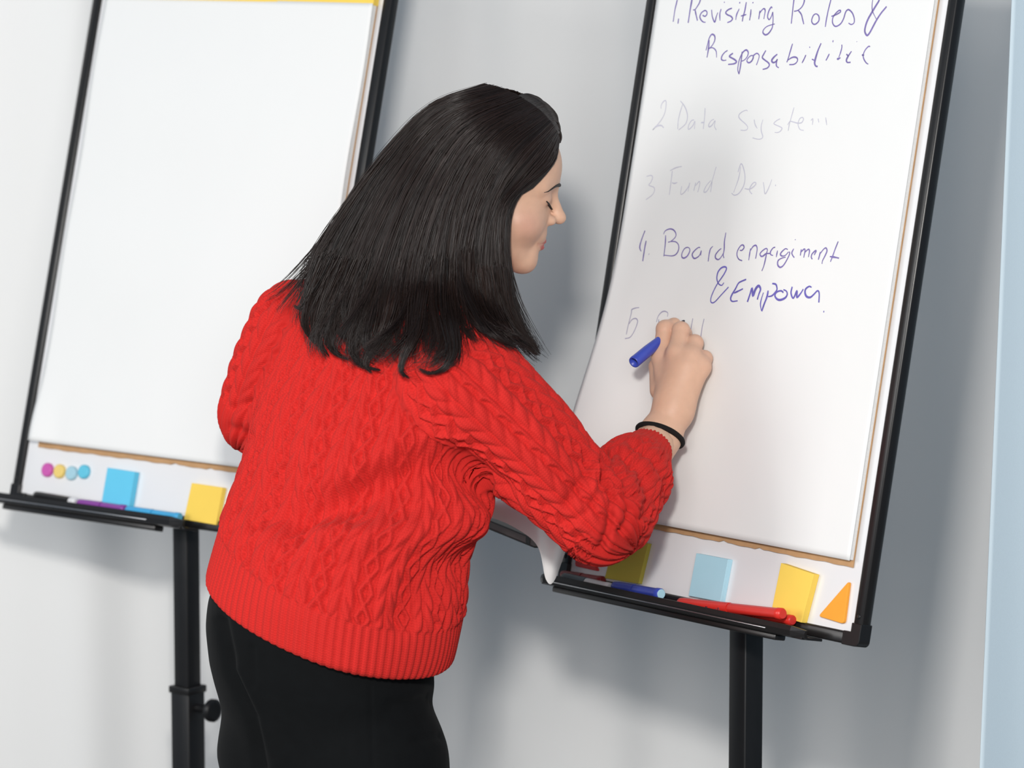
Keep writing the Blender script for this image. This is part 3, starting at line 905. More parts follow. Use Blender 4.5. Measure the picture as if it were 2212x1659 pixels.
def tri(x): return 2 * np.abs(2 * (x - np.floor(x + .5))) - 1
def cable(u, v):
    """aran relief: rope cables, zig-zag travelling stitches, purl ground between them"""
    cw = .066
    j = np.floor(u / cw); x = u - (j + .5) * cw                  # -.032 .. .032
    ph = j * .37
    h = np.zeros_like(u)
    for x0, sg in ((-.0235, 1), (.0235, -1)):                      # rope columns, mirrored pair
        q = x - x0
        env = np.exp(-(np.abs(q) / .0092) ** 4)
        st = (v * sg * 1.0 / .031 + q / .019 + ph)
        h += env * (.55 + .65 * np.abs(np.sin(np.pi * st)) ** .7)
        h -= .45 * np.exp(-((np.abs(q) - .0115) / .0020) ** 2)
    for sg in (1, -1):                                           # zig-zag travelling stitches
        c = 0.0100 * tri(v / .066 + ph + (0 if sg > 0 else .5))
        q = x - c
        h = np.maximum(h, 1.0 * np.exp(-(q / .0042) ** 2) + .0 * h)
        h -= .35 * np.exp(-((np.abs(q) - .0070) / .0018) ** 2)
    return h
def ribs(u, per): return np.abs(np.sin(np.pi * u / per)) ** .8

zz, cx, cy, TA, TB = TT
tx = V[:, 0] - np.interp(V[:, 2], zz, cx); ty = V[:, 1] - np.interp(V[:, 2], zz, cy)
aa = np.interp(V[:, 2], zz, TA); bb = np.interp(V[:, 2], zz, TB)
th = np.arctan2((tx * LAT[0] + ty * LAT[1]) / aa, -(tx * FRO[0] + ty * FRO[1]) / bb)     # 0 at the middle of the back
uT = th * .185
vT = -((V - hem[0]) @ HN)
def arm_uv(p, pts, rmean):
    pts = [np.asarray(q) for q in pts]
    best = np.full(len(p), 1e9); s0 = 0; vv = np.zeros(len(p)); uu = np.zeros(len(p))
    ref = np.array([0, 0, 1.0])
    for a, b in zip(pts[:-1], pts[1:]):
        ab = b - a; L = np.linalg.norm(ab); d = ab / L
        t = np.clip((p - a) @ d, 0 if s0 else -.2, L)
        q = p - a - t[:, None] * d
        dist = np.linalg.norm(q, axis=1)
        x = np.cross(d, np.array([.2, -1.0, .1])); x /= np.linalg.norm(x); y = np.cross(d, x)
        an = np.arctan2(q @ x, q @ y)
        m = dist < best
        best[m] = dist[m]; vv[m] = (s0 + t)[m]; uu[m] = (an * rmean)[m]
        s0 += L
    return uu, vv
uR, vR = arm_uv(V, [SH_R, EL_R, CUFF_R], .068)
uL, vL = arm_uv(V, [SH_L, EL_L, HAND_L], .056)
wR = sm(.012, -.012, dR - np.minimum(dT, dL)); wL = sm(.012, -.012, dL - np.minimum(dT, dR)); wTt = np.clip(1 - wR - wL, 0, 1)
hemw = sm(.078, .070, vT)
cufd = -((V - CUFF_R) @ FA_DIR)
cufw = sm(.048, .040, cufd) * (dR < .02)
hT = (1 - hemw) * cable(uT + .012 * np.sin(vT * 9), vT) + hemw * ribs(uT, .0125) * .8
hR = (1 - cufw) * cable(uR + .01, vR) + cufw * ribs(uR, .0115) * .8
hL = cable(uL, vL)
relief = wTt * hT + wR * hR + wL * hL
amp = .0072 * (1 - .35 * np.maximum(hemw * wTt, cufw * wR))
amp = amp * (1 - .38 * wR * sm(.27, .33, vR))
disp += amp * (relief - .45)
edge = sm(0, .01, vT)                                             # keep the hem edge thin
V2 = V + N * (disp * (.35 + .65 * edge))[:, None]

def sweater_mat():
    m = mat('red_wool', (0.60, 0.026, 0.022), 0.92, spec=0.12, sheen=0.12)
    nt = m.node_tree; b = nt.nodes['Principled BSDF']
    b.inputs['Sheen Tint'].default_value = (1, .25, .2, 1)
    au = nt.nodes.new('ShaderNodeAttribute'); au.attribute_name = 'ku'
    av = nt.nodes.new('ShaderNodeAttribute'); av.attribute_name = 'kv'
    def mth(op, a, bb_=None):
        n = nt.nodes.new('ShaderNodeMath'); n.operation = op
        for i, s in enumerate((a, bb_)):
            if s is None: continue
            if isinstance(s, (int, float)): n.inputs[i].default_value = s
            else: nt.links.new(s, n.inputs[i])
        return n.outputs[0]
    # knit V stitches: rows slant by the side of each column
    cu = mth('MULTIPLY', au.outputs['Fac'], 2 * math.pi / .0042)
    s1 = mth('SINE', cu)
    fr_ = mth('ABSOLUTE', mth('SINE', mth('MULTIPLY', cu, .5)))
    row = mth('SINE', mth('ADD', mth('MULTIPLY', av.outputs['Fac'], 2 * math.pi / .0036), mth('MULTIPLY', fr_, 2.4)))
    hgt = mth('ADD', mth('MULTIPLY', fr_, .6), mth('MULTIPLY', row, .4))
    no = nt.nodes.new('ShaderNodeTexNoise'); no.inputs['Scale'].default_value = 420; no.inputs['Detail'].default_value = 3
    nt.links.new(nt.nodes['Texture Coordinate'].outputs['Object'], no.inputs['Vector'])
    hgt = mth('ADD', hgt, mth('MULTIPLY', no.outputs['Fac'], 1.1))
    bp = nt.nodes.new('ShaderNodeBump'); bp.inputs['Strength'].default_value = .35; bp.inputs['Distance'].default_value = .0011
    nt.links.new(hgt, bp.inputs['Height']); nt.links.new(bp.outputs['Normal'], b.inputs['Normal'])
    mr = nt.nodes.new('ShaderNodeMapRange'); mr.inputs['From Min'].default_value = .2; mr.inputs['From Max'].default_value = 1.6
    mr.inputs['To Min'].default_value = .88; mr.inputs['To Max'].default_value = 1.08
    nt.links.new(hgt, mr.inputs['Value'])
    x = nt.nodes.new('ShaderNodeMix'); x.data_type = 'RGBA'; x.blend_type = 'MULTIPLY'; x.inputs['Factor'].default_value = 1
    x.inputs['A'].default_value = (0.60, 0.026, 0.022, 1)
    nt.links.new(mr.outputs['Result'], x.inputs['B']); nt.links.new(x.outputs['Result'], b.inputs['Base Color'])
    return m
swo = obj('sweater', V2, F, sweater_mat(), person)
attr(swo, 'ku', wTt * uT + wR * uR + wL * uL + 0.0); attr(swo, 'kv', wTt * vT + wR * vR + wL * vL)
swo['label'] = 'red cable-knit sweater with ribbed hem and cuff'

# trousers
PANTS = [(1250, 470, 960, 5.60, .82), (1300, 446, 952, 5.60, .82), (1360, 440, 940, 5.60, .82), (1440, 449, 937, 5.60, .82), (1478, 458, 942, 5.60, .80), (1508, 467, 930, 5.60, .80), (1560, 483, 945, 5.60, .80), (1600, 493, 954, 5.60, .80),
         (1659, 500, 962, 5.60, .80), (1750, 505, 965, 5.60, .80), (1900, 530, 940, 5.60, .8)]
TP = section_table(PANTS)
ZC = P(700, 1730, 5.6)[2]
hipc = np.array([P(715, 1500, 5.6)[0], 5.60, 0])
def sd_pants(p):
    d = smax(loft(p, TP), ZC - p[:, 2], .05)
    for s in (-1, 1):
        h0 = hipc + LAT * s * .085; h0[2] = ZC + .06
        kn = hipc + LAT * s * .09 + FRO * .03; kn[2] = .48
        an = hipc + LAT * s * .10 + FRO * -.02; an[2] = .09
        lg = smin(seg(p, h0, kn, .105, .075), seg(p, kn, an, .075, .068), .02)
        lg = smax(lg, .07 - p[:, 2], .01)
        d = smin(d, lg, .03)
    return smax(d, -((p - hem[0]) @ HN) - .05, .01)
Vp, Fp = surfnet(sd_pants, (-.50, 5.36, .04), (0.06, 5.86, 1.09), .0075)
Vp = relax(Vp, Fp, 3); Vp, Fp = subdiv(Vp, Fp, 1)
Np = vnormals(Vp, Fp); pp = proj(Vp); fc = sm(0, .3, -(Np @ FW))
dp = np.zeros(len(Vp))
for pl, am, wd in [([(478, 1340), (500, 1450), (548, 1550), (565, 1659)], -.010, 12), ([(520, 1450), (600, 1640)], .005, 20), ([(940, 1500), (900, 1520), (850, 1525)], -.006, 14), ([(950, 1590), (900, 1600)], -.004, 10),
                   ([(545, 1400), (548, 1480)], -.003, 8), ([(800, 1480), (805, 1659)], -.0015, 4)]:
    dp += am * np.exp(-(polydist(pp, pl) / wd) ** 2) * fc
Vp = Vp + Np * dp[:, None]
M['trousers'] = mat('black_fabric', (0.0050, 0.0056, 0.0062), 0.9, spec=0.10, sheen=0.02, noise=(50, .2), bump=(1500, .25, .0004))
o = obj('trousers', Vp, Fp, M['trousers'], person); o['label'] = 'black trousers'
M['shoe'] = mat('black_leather', (0.012, 0.012, 0.013), 0.35, spec=0.5, bump=(300, .1, .0005))
for s in (-1, 1):
    an = hipc + LAT * s * .10 + FRO * -.02
    heel = an + FRO * -.03; toe = an + FRO * .15; heel[2] = .045; toe[2] = .032
    f = lambda p: smax(smin(seg(p, heel, toe, .04, .034), seg(p, an + np.array([0, 0, .05]), an + np.array([0, 0, .10]), .042, .04), .03), .002 - p[:, 2], .006)
    Vs, Fs = surfnet(f, np.minimum(heel, toe) - .08, np.maximum(heel, toe) + .12, .006)
    obj('shoe', relax(Vs, Fs, 2), Fs, M['shoe'], person)
# ------------------------------------------------------------------ head, neck, hands (skin)
PSI, PIT, HS = math.radians(10), math.radians(15), 1.045
HF = np.array([math.cos(PSI) * math.cos(PIT), math.sin(PSI) * math.cos(PIT), -math.sin(PIT)])
HU = np.array([math.cos(PSI) * math.sin(PIT), math.sin(PSI) * math.sin(PIT), math.cos(PIT)])
HR = np.cross(HF, HU)
HO = P(1049, 414, 5.70)
HM = np.stack([HF, HR, HU], 1)
def hl(f, r, u):
    u = u if u > .03 else .03 + (u - .03) * FSQ
    return HO + HS * (HF * f + HR * r + HU * u)
NECK0, NECK1 = P(858, 600, 5.69), P(835, 720, 5.67)
FSQ = .87                       # the face below the brow is a little short
def face_squeeze(q):
    q = q.copy(); m = q[:, 2] < .03
    q[m, 2] = .03 + (q[m, 2] - .03) / FSQ
    return q
def sd_head(p):
    q = face_squeeze((p - HO) @ HM / HS)
    s = np.abs(q[:, 1]); c = np.stack([q[:, 0], s, q[:, 2]], 1)
    d = ell(c, (-.010, 0, .043), (.098, .077, .083))
    d = smin(d, ell(c, (.045, 0, .045), (.049, .060, .055)), .02)
    d = smin(d, ell(c, (.038, 0, -.025), (.057, .058, .080)), .02)
    d = smin(d, seg(c, (-.008, .050, -.055), (.066, .012, -.096), .017, .018), .022)
    d = smin(d, np.linalg.norm(c - (.077, 0, -.099), axis=1) - .0175, .018)
    d = smin(d, np.linalg.norm(c - (.050, .036, -.035), axis=1) - .029, .02)
    d = smin(d, seg(c, (.083, 0, .030), (.064, .045, .026), .0115, .010), .014)
    d = smax(d, -(np.linalg.norm(c - (.103, .034, .012), axis=1) - .0185), .014)
    d = smin(d, np.linalg.norm(c - (.0725, .033, .0105), axis=1) - .0140, .004)
    d = smin(d, seg(c, (.088, 0, .024), (.1085, 0, -.012), .0066, .0090), .009)
    d = smin(d, np.linalg.norm(c - (.1100, 0, -.0165), axis=1) - .0100, .006)
    d = smin(d, np.linalg.norm(c - (.0970, .0118, -.0230), axis=1) - .0082, .006)
    d = smax(d, -(np.linalg.norm(c - (.1020, .0065, -.0325), axis=1) - .0045), .003)
    d = smin(d, ell(c, (.083, 0, -.050), (.0155, .025, .018)), .010)
    d = smin(d, seg(c, (.0980, 0, -.0580), (.083, .023, -.0615), .0041, .0022), .0045)
    d = smin(d, seg(c, (.0965, 0, -.0685), (.083, .021, -.0650), .0046, .0025), .0045)
    d = smax(d, -seg(c, (.1040, 0, -.0633), (.085, .025, -.0640), .0012, .0010), .002)
    d = smin(d, ell(c, (.0795, 0, -.082), (.0125, .022, .020)), .012)
    d = smin(d, ell(c, (-.012, .076, -.010), (.018, .007, .030)), .004)
    d = d * HS
    n = smin(seg(p, hl(-.030, 0, -.055), NECK0, .050, .056), seg(p, NECK0, NECK1, .056, .075), .02)
    return smin(d, n, .022)

def hp(x, y, off):
    q = BR(np.array([on_sheet(x, y)]))[0]
    return P(x, y, q[1] + off)
WR = hp(1455, 886, -.080)
FAc = P(1426, 941, 5.725)
FINGERS = [
 [hp(1430, 772, -.070), hp(1437, 711, -.056), hp(1456, 702, -.030), hp(1468, 712, -.014)],
 [hp(1462, 764, -.072), hp(1471, 714, -.050), hp(1479, 720, -.028), hp(1480, 736, -.016)],
 [hp(1492, 772, -.058), hp(1501, 741, -.036), hp(1500, 760, -.020), hp(1492, 782, -.013)],
 [hp(1514, 793, -.040), hp(1522, 774, -.022), hp(1517, 796, -.012), hp(1506, 812, -.010)]]
FRAD = [(.0150, .0130, .0105, .0085), (.0150, .0128, .0105, .0085), (.0145, .0120, .0100, .0085), (.0145, .0112, .0095, .0080)]
THUMB = [hp(1428, 842, -.072), hp(1420, 792, -.050), hp(1436, 748, -.030), hp(1462, 722, -.018)]
def sd_hand(p):
    palm = seg(p, FAc + (FAc - WR) * 1.2, FAc, .033, .031)
    palm = smin(palm, seg(p, FAc, WR, .031, .027), .01)
    for fch, fr_ in zip(FINGERS, FRAD):
        palm = smin(palm, seg(p, WR, fch[0], .022, fr_[0]), .016)
    palm = smin(palm, seg(p, mix(WR, FINGERS[1][0], .2), mix(WR, FINGERS[2][0], .8), .024, .020), .015)
    fs = None
    for fch, fr_ in zip(FINGERS, FRAD):
        d = seg(p, fch[0], fch[1], fr_[0], fr_[1])
        d = smin(d, np.linalg.norm(p - fch[1], axis=1) - fr_[1] * 1.04, .003)
        d = smin(d, seg(p, fch[1], fch[2], fr_[1], fr_[2]), .003)
        d = smin(d, seg(p, fch[2], fch[3], fr_[2], fr_[3]), .003)
        fs = d if fs is None else smin(fs, d, .0022)
    t = seg(p, THUMB[0], THUMB[1], .017, .0125)
    t = smin(t, seg(p, THUMB[1], THUMB[2], .0125, .0105), .004)
    t = smin(t, seg(p, THUMB[2], THUMB[3], .0105, .0085), .004)
    d = smin(palm, fs, .007)
    return smin(d, t, .006)
# left hand, holding the folder in front of the body
LH = HAND_L; ldir = (HAND_L - EL_L) / np.linalg.norm(HAND_L - EL_L)
lx = np.array([0, 0, 1.0]); lside = np.cross(ldir, lx); lside /= np.linalg.norm(lside)
LK = [LH + ldir * .075 + lside * (-.033 + .022 * k) + np.array([0, 0, -.012]) for k in range(4)]
def sd_handL(p):
    d = seg(p, mix(EL_L, HAND_L, .55), LH, .036, .027)
    for k in range(4):
        d = smin(d, seg(p, LH, LK[k], .020, .013), .014)
    fs = None
    for k in range(4):
        a = LK[k]; b = a + ldir * (.036 if k in (1, 2) else .030) + np.array([0, 0, .002]); c = b + ldir * .022 + np.array([0, 0, .010])
        f = smin(seg(p, a, b, .0115, .0098), seg(p, b, c, .0098, .008), .003)
        fs = f if fs is None else smin(fs, f, .002)
    d = smin(d, fs, .006)
    t0 = LH + ldir * .02 - lside * .02; t1 = t0 + ldir * .035 - lside * .02 + np.array([0, 0, .018]); t2 = t1 + ldir * .03 + lside * .012 + np.array([0, 0, .006])
    t = smin(seg(p, t0, t1, .015, .0115), seg(p, t1, t2, .0115, .0085), .004)
    return smin(d, t, .006)
def sd_core(p):
    d = loft(p, TT) + .055
    d = smax(d, p[:, 2] - COLLAR_Z + .03, .02)
    d = smin(d, seg(p, SH_R, EL_R, .05, .042), .03)
    d = smin(d, seg(p, EL_R, FAc, .042, .030), .01)
    d = smin(d, smin(seg(p, SH_L, EL_L, .048, .040), seg(p, EL_L, mix(EL_L, HAND_L, .6), .040, .03), .01), .03)
    d = smin(d, seg(p, NECK1, NECK0, .06, .05), .02)
    return d
parts = []
lo = HO - .16; hi = HO + .17; lo[2] -= .0; lo[0] -= .10
parts.append(surfnet(sd_head, lo, hi, .0024))
ph = np.array([WR, FAc + (FAc - WR) * 1.2] + [q for f in FINGERS for q in f] + THUMB)
parts.append(surfnet(sd_hand, ph.min(0) - .045, ph.max(0) + .04, .0017))
parts.append(surfnet(sd_handL, np.minimum(LH, mix(EL_L, HAND_L, .55)) - .07, np.maximum(LH, LH + ldir * .16) + .07, .0035))
parts.append(surfnet(sd_core, (-.46, 5.34, .86), (.28, 5.92, 1.62), .012))
Vb = []; Fb = []; off = 0
for i, (v, f) in enumerate(parts):
    v = relax(v, f, 1 if i < 2 else 2, .5)
    Vb.append(v); Fb.append(f + off); off += len(v)
Vb = np.concatenate(Vb); Fb = np.concatenate(Fb)
q = face_squeeze((Vb - HO) @ HM / HS); c = np.stack([q[:, 0], np.abs(q[:, 1]), q[:, 2]], 1)
col = np.tile(np.array([.70, .43, .30]), (len(Vb), 1))
nh0 = len(parts[0][0]); ish = np.arange(len(Vb)) < nh0
lip = np.minimum(seg(c, (.0980, 0, -.0580), (.083, .022, -.0615), .0050, .0030), seg(c, (.0965, 0, -.0685), (.083, .020, -.0650), .0058, .0032))
lw = sm(.0016, -.0004, lip) * ish
bl = np.exp(-(np.linalg.norm((c - (.055, .055, -.035)) / (.022, .03, .022), axis=1)) ** 2) * ish * .5
lid = np.exp(-(np.linalg.norm((c - (.082, .036, .016)) / (.012, .016, .008), axis=1)) ** 2) * ish * .4
for w_, cc_ in ((bl, (.62, .30, .24)), (lid, (.52, .31, .24)), (lw, (.50, .10, .085))):
    col = col * (1 - w_[:, None]) + np.array(cc_) * w_[:, None]
kn = np.zeros(len(Vb))
for f in FINGERS:
    for k in (0, 1):
        kn += np.exp(-(np.linalg.norm(Vb - f[k], axis=1) / .016) ** 2)
kn = np.clip(kn, 0, 1)[:, None] * .35
col = col * (1 - kn) + np.array([.70, .41, .31]) * kn
skin = mat('skin', (.70, .47, .35), .48, spec=.35, bump=(700, .12, .0006), sss=.12)
nt = skin.node_tree
at = nt.nodes.new('ShaderNodeAttribute'); at.attribute_name = 'tint'
n1 = nt.nodes.new('ShaderNodeTexNoise'); n1.inputs['Scale'].default_value = 90
nt.links.new(nt.nodes['Texture Coordinate'].outputs['Object'], n1.inputs['Vector'])
r1 = nt.nodes.new('ShaderNodeMapRange'); r1.inputs['To Min'].default_value = .92; r1.inputs['To Max'].default_value = 1.06
nt.links.new(n1.outputs['Fac'], r1.inputs['Value'])
x1 = nt.nodes.new('ShaderNodeMix'); x1.data_type = 'RGBA'; x1.blend_type = 'MULTIPLY'; x1.inputs['Factor'].default_value = 1
nt.links.new(at.outputs['Color'], x1.inputs['A']); nt.links.new(r1.outputs['Result'], x1.inputs['B'])
nt.links.new(x1.outputs['Result'], nt.nodes['Principled BSDF'].inputs['Base Color'])
body = obj('body', Vb, Fb, skin, person)
attr(body, 'tint', col)

def grad(f, p, h=.0008):
    g = np.stack([f(p + h * np.eye(3)[i]) - f(p - h * np.eye(3)[i]) for i in range(3)], 1)
    return g / (np.linalg.norm(g, axis=1)[:, None] + 1e-9)
def snap(f, p, off, it=5):
    p = np.array(p, float)
    for _ in range(it):
        p = p - (f(p) - off)[:, None] * grad(f, p)
    return p
M['brow'] = mat('dark_brow_hair', (.012, .008, .007), .6, noise=(300, .3))
for s in (1, -1):
    pts = crom([hl(.094, s * .009, .0345), hl(.088, s * .022, .0355), hl(.080, s * .036, .0325), hl(.066, s * .050, .0230)], 6)
    pts = snap(sd_head, pts, .0003)
    n = len(pts); t = np.linspace(0, 1, n)
    MB().tube(pts, .0030 * (1 - t) ** .7 * (.6 + .4 * np.minimum(1, t * 6)) + .0003, 8).build('eyebrow', M['brow'], person, True)
    lp = crom([hl(.084, s * .020, .0040), hl(.0872, s * .029, .0010), hl(.085, s * .039, .0025), hl(.078, s * .046, .0065)], 6)
    lp = snap(sd_head, lp, .0002)
    mb = MB(); mb.tube(lp, .0010, 6)
    for k in range(0, len(lp)):
        d = HF * .007 + HR * s * (.001 + .005 * k / len(lp)) - HU * .0075
        mb.tube([lp[k], lp[k] + d * .6, lp[k] + d + HU * .0012], [.0005, .00035, .0001], 4)
    mb.build('eyelashes', M['brow'], person, True)
# hair tie on the wrist
M['tie'] = mat('black_elastic', (.010, .009, .009), .85, spec=.2, bump=(900, .5, .0008))
ax = (WR - FAc) / np.linalg.norm(WR - FAc)
ax = ax + np.array([.0, .25, .30]); ax /= np.linalg.norm(ax)
bx_ = np.cross(ax, [0, 1.0, 0]); bx_ /= np.linalg.norm(bx_); by_ = np.cross(ax, bx_)
ring = []
for k in range(49):
    an = 2 * math.pi * k / 48
    ring.append(FAc + (bx_ * math.cos(an) + by_ * math.sin(an)) * .0345)
MB().tube(ring, .0042, 10, cap=False).build('hair_tie', M['tie'], person, True)

# marker in the writing hand
tip = BR(np.array([on_sheet(1479, 693)]))[0] + BR.n * .001
Yb = tip[1]
best = None
for k in range(200):
    e_ = P(1369, 783, Yb - .001 * k)
    if np.linalg.norm(e_ - tip) >= .128: best = e_; break
endp = best if best is not None else P(1369, 783, Yb - .08)
mk = empty('marker', endp)
tag(mk, 'uncapped blue marker held in the writing hand', 'marker')
Lm = np.linalg.norm(tip - endp)
MB().lathe(endp, tip, [(.012, .0066), (0.0, .0068), (0, .0086), (.002, .0090), (.035, .0088), (.06, .0076), (Lm - .028, .0070), (Lm - .026, .0058)], 28, cap=False).build('barrel', M['bluep'], mk, True)
MB().lathe(endp, tip, [(.010, .0068), (.0101, .0001)], 20, cap=False).build('end_recess', M['hole'], mk, True)
MB().lathe(endp, tip, [(Lm - .027, .0058), (Lm - .012, .0045), (Lm - .010, .0032)], 20).build('nib_holder', M['hole'], mk, True)
MB().lathe(endp, tip, [(Lm - .011, .0026), (Lm - .003, .0024), (Lm, .0014)], 12).build('nib', M['hole'], mk, True)

# folder with a drooping sheet, held in the left hand
A0 = P(1166, 1176, 5.79); A1 = P(1045, 1127, 5.90); A2 = A0 + np.array([.05, .10, .012])
d1 = (A1 - A0); d1 *= .17 / np.linalg.norm(d1); d2 = A2 - A0
nn = np.cross(d2, d1); nn /= np.linalg.norm(nn)
if nn[2] < 0: nn = -nn
fold_root = empty('document_folder', A0)
tag(fold_root, 'grey folder with a drooping white sheet between the sweater and the right arm', 'folder')
def slab(t0, t1, a=0.0, b=1.0, c0=0.0, c1=1.0, rnd=True):
    q = [(a + .0, c0), (b, c0), (b, c1), (a, c1)]
    if rnd: q = [(a + .08, c0), (b, c0), (b, c1), (a, c1), (a, c0 + .25), (a + .02, c0 + .08)]
    V = [A0 + d1 * x + d2 * y + nn * z for z in (t0, t1) for x, y in q]
    n = len(q)
    F = [tuple(range(n))[::-1], tuple(range(n, 2 * n))] + [(i, (i + 1) % n, n + (i + 1) % n, n + i) for i in range(n)]
    return V, F
mb = MB(); mb.add(*slab(-.0065, .004)); mb.build('cover', M['greyfolder'], fold_root)
mb = MB(); mb.add(*slab(.004, .0065, -.01, 1.0, -.01, 1.0)); mb.build('cover_edge', M['black'], fold_root)
mb = MB(); mb.add(*slab(-.0085, -.0065, -.005, 1.0, -.008, 1.0)); mb.build('cover_edge', M['black'], fold_root)
mb = MB(); mb.add(*slab(-.0064, .0062, .14, .20, -.006, .1, False)); mb.build('elastic_band', M['black'], fold_root)
TOPE = [(1062, 1082, 5.92), (1105, 1050, 5.92), (1150, 1040, 5.91), (1190, 1045, 5.88), (1225, 1060, 5.85), (1250, 1085, 5.83)]
BOTE = [(1048, 1113, 5.885), (1105, 1136, 5.83), (1160, 1178, 5.79), (1179, 1251, 5.785), (1197, 1255, 5.795), (1224, 1185, 5.83)]
T_ = crom([P(*t) for t in TOPE], 8); B2 = crom([P(*t) for t in BOTE], 8)
V = []; F = []
nr = 14
for sd in (0, 1):
    for j in range(nr + 1):
        t = j / nr
        for i in range(len(T_)):
            q = T_[i] * (1 - t) + B2[i] * t + np.array([0, -.025, .012]) * math.sin(math.pi * t) + np.array([0, .0005, 0]) * sd
            V.append(q)
m_ = len(T_) * (nr + 1); L_ = len(T_)
for j in range(nr):
    for i in range(L_ - 1):
        a = j * L_ + i
        F.append((a, a + L_, a + L_ + 1, a + 1)); F.append((m_ + a, m_ + a + 1, m_ + a + L_ + 1, m_ + a + L_))
obj('loose_sheet', V, F, M['paper'], fold_root)
#@@HAIR
# ------------------------------------------------------------------ hair
def sd_cap(p):
    q = (p - HO) @ HM / HS
    d = ell(q, (-.012, 0, .045), (.103, .081, .089))
    cut = (q[:, 0] - .020) - .9 * (q[:, 2] - .0)          # hairline slanting from the forehead to the ear
    return smax(d, cut, .006) * HS
def sd_block(p):
    return np.minimum(np.minimum(sd_head(p) - .004, sd_cap(p) - .003), sd_sweater(p) - .006)
# guides: (px, py, Y offset from the head centre); front lock first, back silhouette last
GUIDES = [
 [(1207, 300, -.010), (1197, 350, -.035), (1155, 386, -.062), (1108, 424, -.085), (1090, 480, -.098), (1090, 560, -.105), (1104, 640, -.110), (1132, 705, -.115), (1162, 762, -.120)],
 [(1203, 288, -.015), (1165, 345, -.050), (1118, 398, -.078), (1075, 450, -.096), (1062, 540, -.106), (1066, 620, -.112), (1085, 690, -.118), (1122, 745, -.125), (1150, 765, -.125)],
 [(1192, 268, -.020), (1130, 330, -.060), (1080, 400, -.088), (1045, 480, -.100), (1032, 570, -.110), (1035, 650, -.120), (1055, 705, -.130), (1090, 742, -.135), (1120, 752, -.135)],
 [(1178, 252, -.022), (1095, 315, -.068), (1040, 400, -.094), (1008, 490, -.104), (998, 570, -.112), (1002, 630, -.125), (1018, 690, -.140), (1040, 715, -.145), (1065, 730, -.145)],
 [(1165, 240, -.022), (1070, 300, -.070), (1005, 400, -.096), (975, 500, -.108), (962, 590, -.116), (958, 670, -.135), (968, 735, -.155), (955, 788, -.165), (915, 803, -.168)],
 [(1150, 228, -.022), (1040, 290, -.070), (970, 400, -.096), (935, 500, -.110), (915, 600, -.120), (910, 680, -.145), (905, 730, -.160), (880, 770, -.168), (872, 806, -.170)],
 [(1135, 218, -.022), (1010, 280, -.066), (930, 400, -.094), (888, 510, -.110), (862, 610, -.125), (845, 690, -.150), (830, 740, -.162), (800, 775, -.168), (795, 795, -.170)],
 [(1118, 207, -.020), (985, 268, -.060), (893, 395, -.090), (842, 510, -.108), (808, 620, -.125), (780, 700, -.148), (762, 750, -.158), (772, 785, -.162), (815, 799, -.165)],
 [(1102, 200, -.018), (962, 256, -.052), (862, 385, -.082), (800, 505, -.100), (760, 610, -.115), (730, 685, -.130), (716, 730, -.138), (722, 758, -.140), (748, 775, -.142)],
 [(1085, 192, -.012), (945, 240, -.038), (838, 362, -.066), (765, 490, -.082), (718, 590, -.095), (690, 660, -.102), (683, 710, -.104), (692, 745, -.106), (708, 768, -.106)],
 [(1065, 186, -.004), (935, 228, -.018), (828, 345, -.040), (745, 470, -.055), (695, 560, -.066), (668, 625, -.070), (658, 660, -.072), (652, 685, -.072), (665, 700, -.07)],
 [(1045, 182, .010), (928, 228, .012), (822, 345, .0), (738, 468, -.015), (688, 552, -.025), (664, 600, -.030), (654, 640, -.03), (646, 660, -.03), (640, 672, -.03)],
]
FAR = [  # hair on the far side of the head and in front of the far shoulder
 [(1045, 182, .012), (935, 235, .03), (840, 350, .03), (760, 470, .02), (715, 560, .01), (700, 610, .0)],
 [(1080, 190, .02), (960, 250, .07), (880, 360, .09), (800, 480, .08), (750, 570, .06), (735, 620, .05)],
 [(1120, 200, .02), (1010, 260, .09), (930, 370, .12), (860, 490, .12), (820, 590, .10), (800, 640, .09)],
 [(1160, 222, .02), (1080, 280, .09), (1010, 380, .13), (950, 500, .13), (920, 600, .12), (905, 660, .11)],
 [(1190, 250, .02), (1140, 300, .08), (1075, 390, .13), (1030, 500, .13), (1010, 600, .13), (1005, 660, .13)],
]
FRONT = [  # the strip beyond the parting, sweeping over the far temple
 [(1118, 207, -.018), (1140, 203, .005), (1165, 214, .035), (1178, 235, .06)],
 [(1150, 226, -.020), (1172, 221, .005), (1192, 238, .035), (1200, 262, .06)],
 [(1180, 252, -.020), (1196, 250, .003), (1206, 272, .024), (1200, 292, .045)],
 [(1203, 290, -.012), (1208, 288, .003), (1210, 300, .012), (1202, 312, .030)],
]
def resample(p, K):
    p = crom(p, 8)
    s = np.concatenate([[0], np.cumsum(np.linalg.norm(np.diff(p, axis=0), axis=1))])
    t = np.linspace(0, s[-1], K)
    return np.stack([np.interp(t, s, p[:, i]) for i in range(3)], 1)
def guides3(G, K, near=False):
    A = np.array([resample([P(x, y, HO[1] + o) for x, y, o in g], K) for g in G])
    if near:
        A = pull_near(A.reshape(-1, 3)).reshape(A.shape)
    return A
def pull_near(q, mg=.004):
    """bring points that are inside head or sweater out to the near side"""
    q = q.copy()
    for _ in range(60):
        d = sd_block(q); m = d < mg
        if not m.any(): break
        v = q[m] - C0; v /= np.linalg.norm(v, axis=1)[:, None]
        q[m] -= v * np.maximum(mg - d[m], .0015)[:, None]
    return q
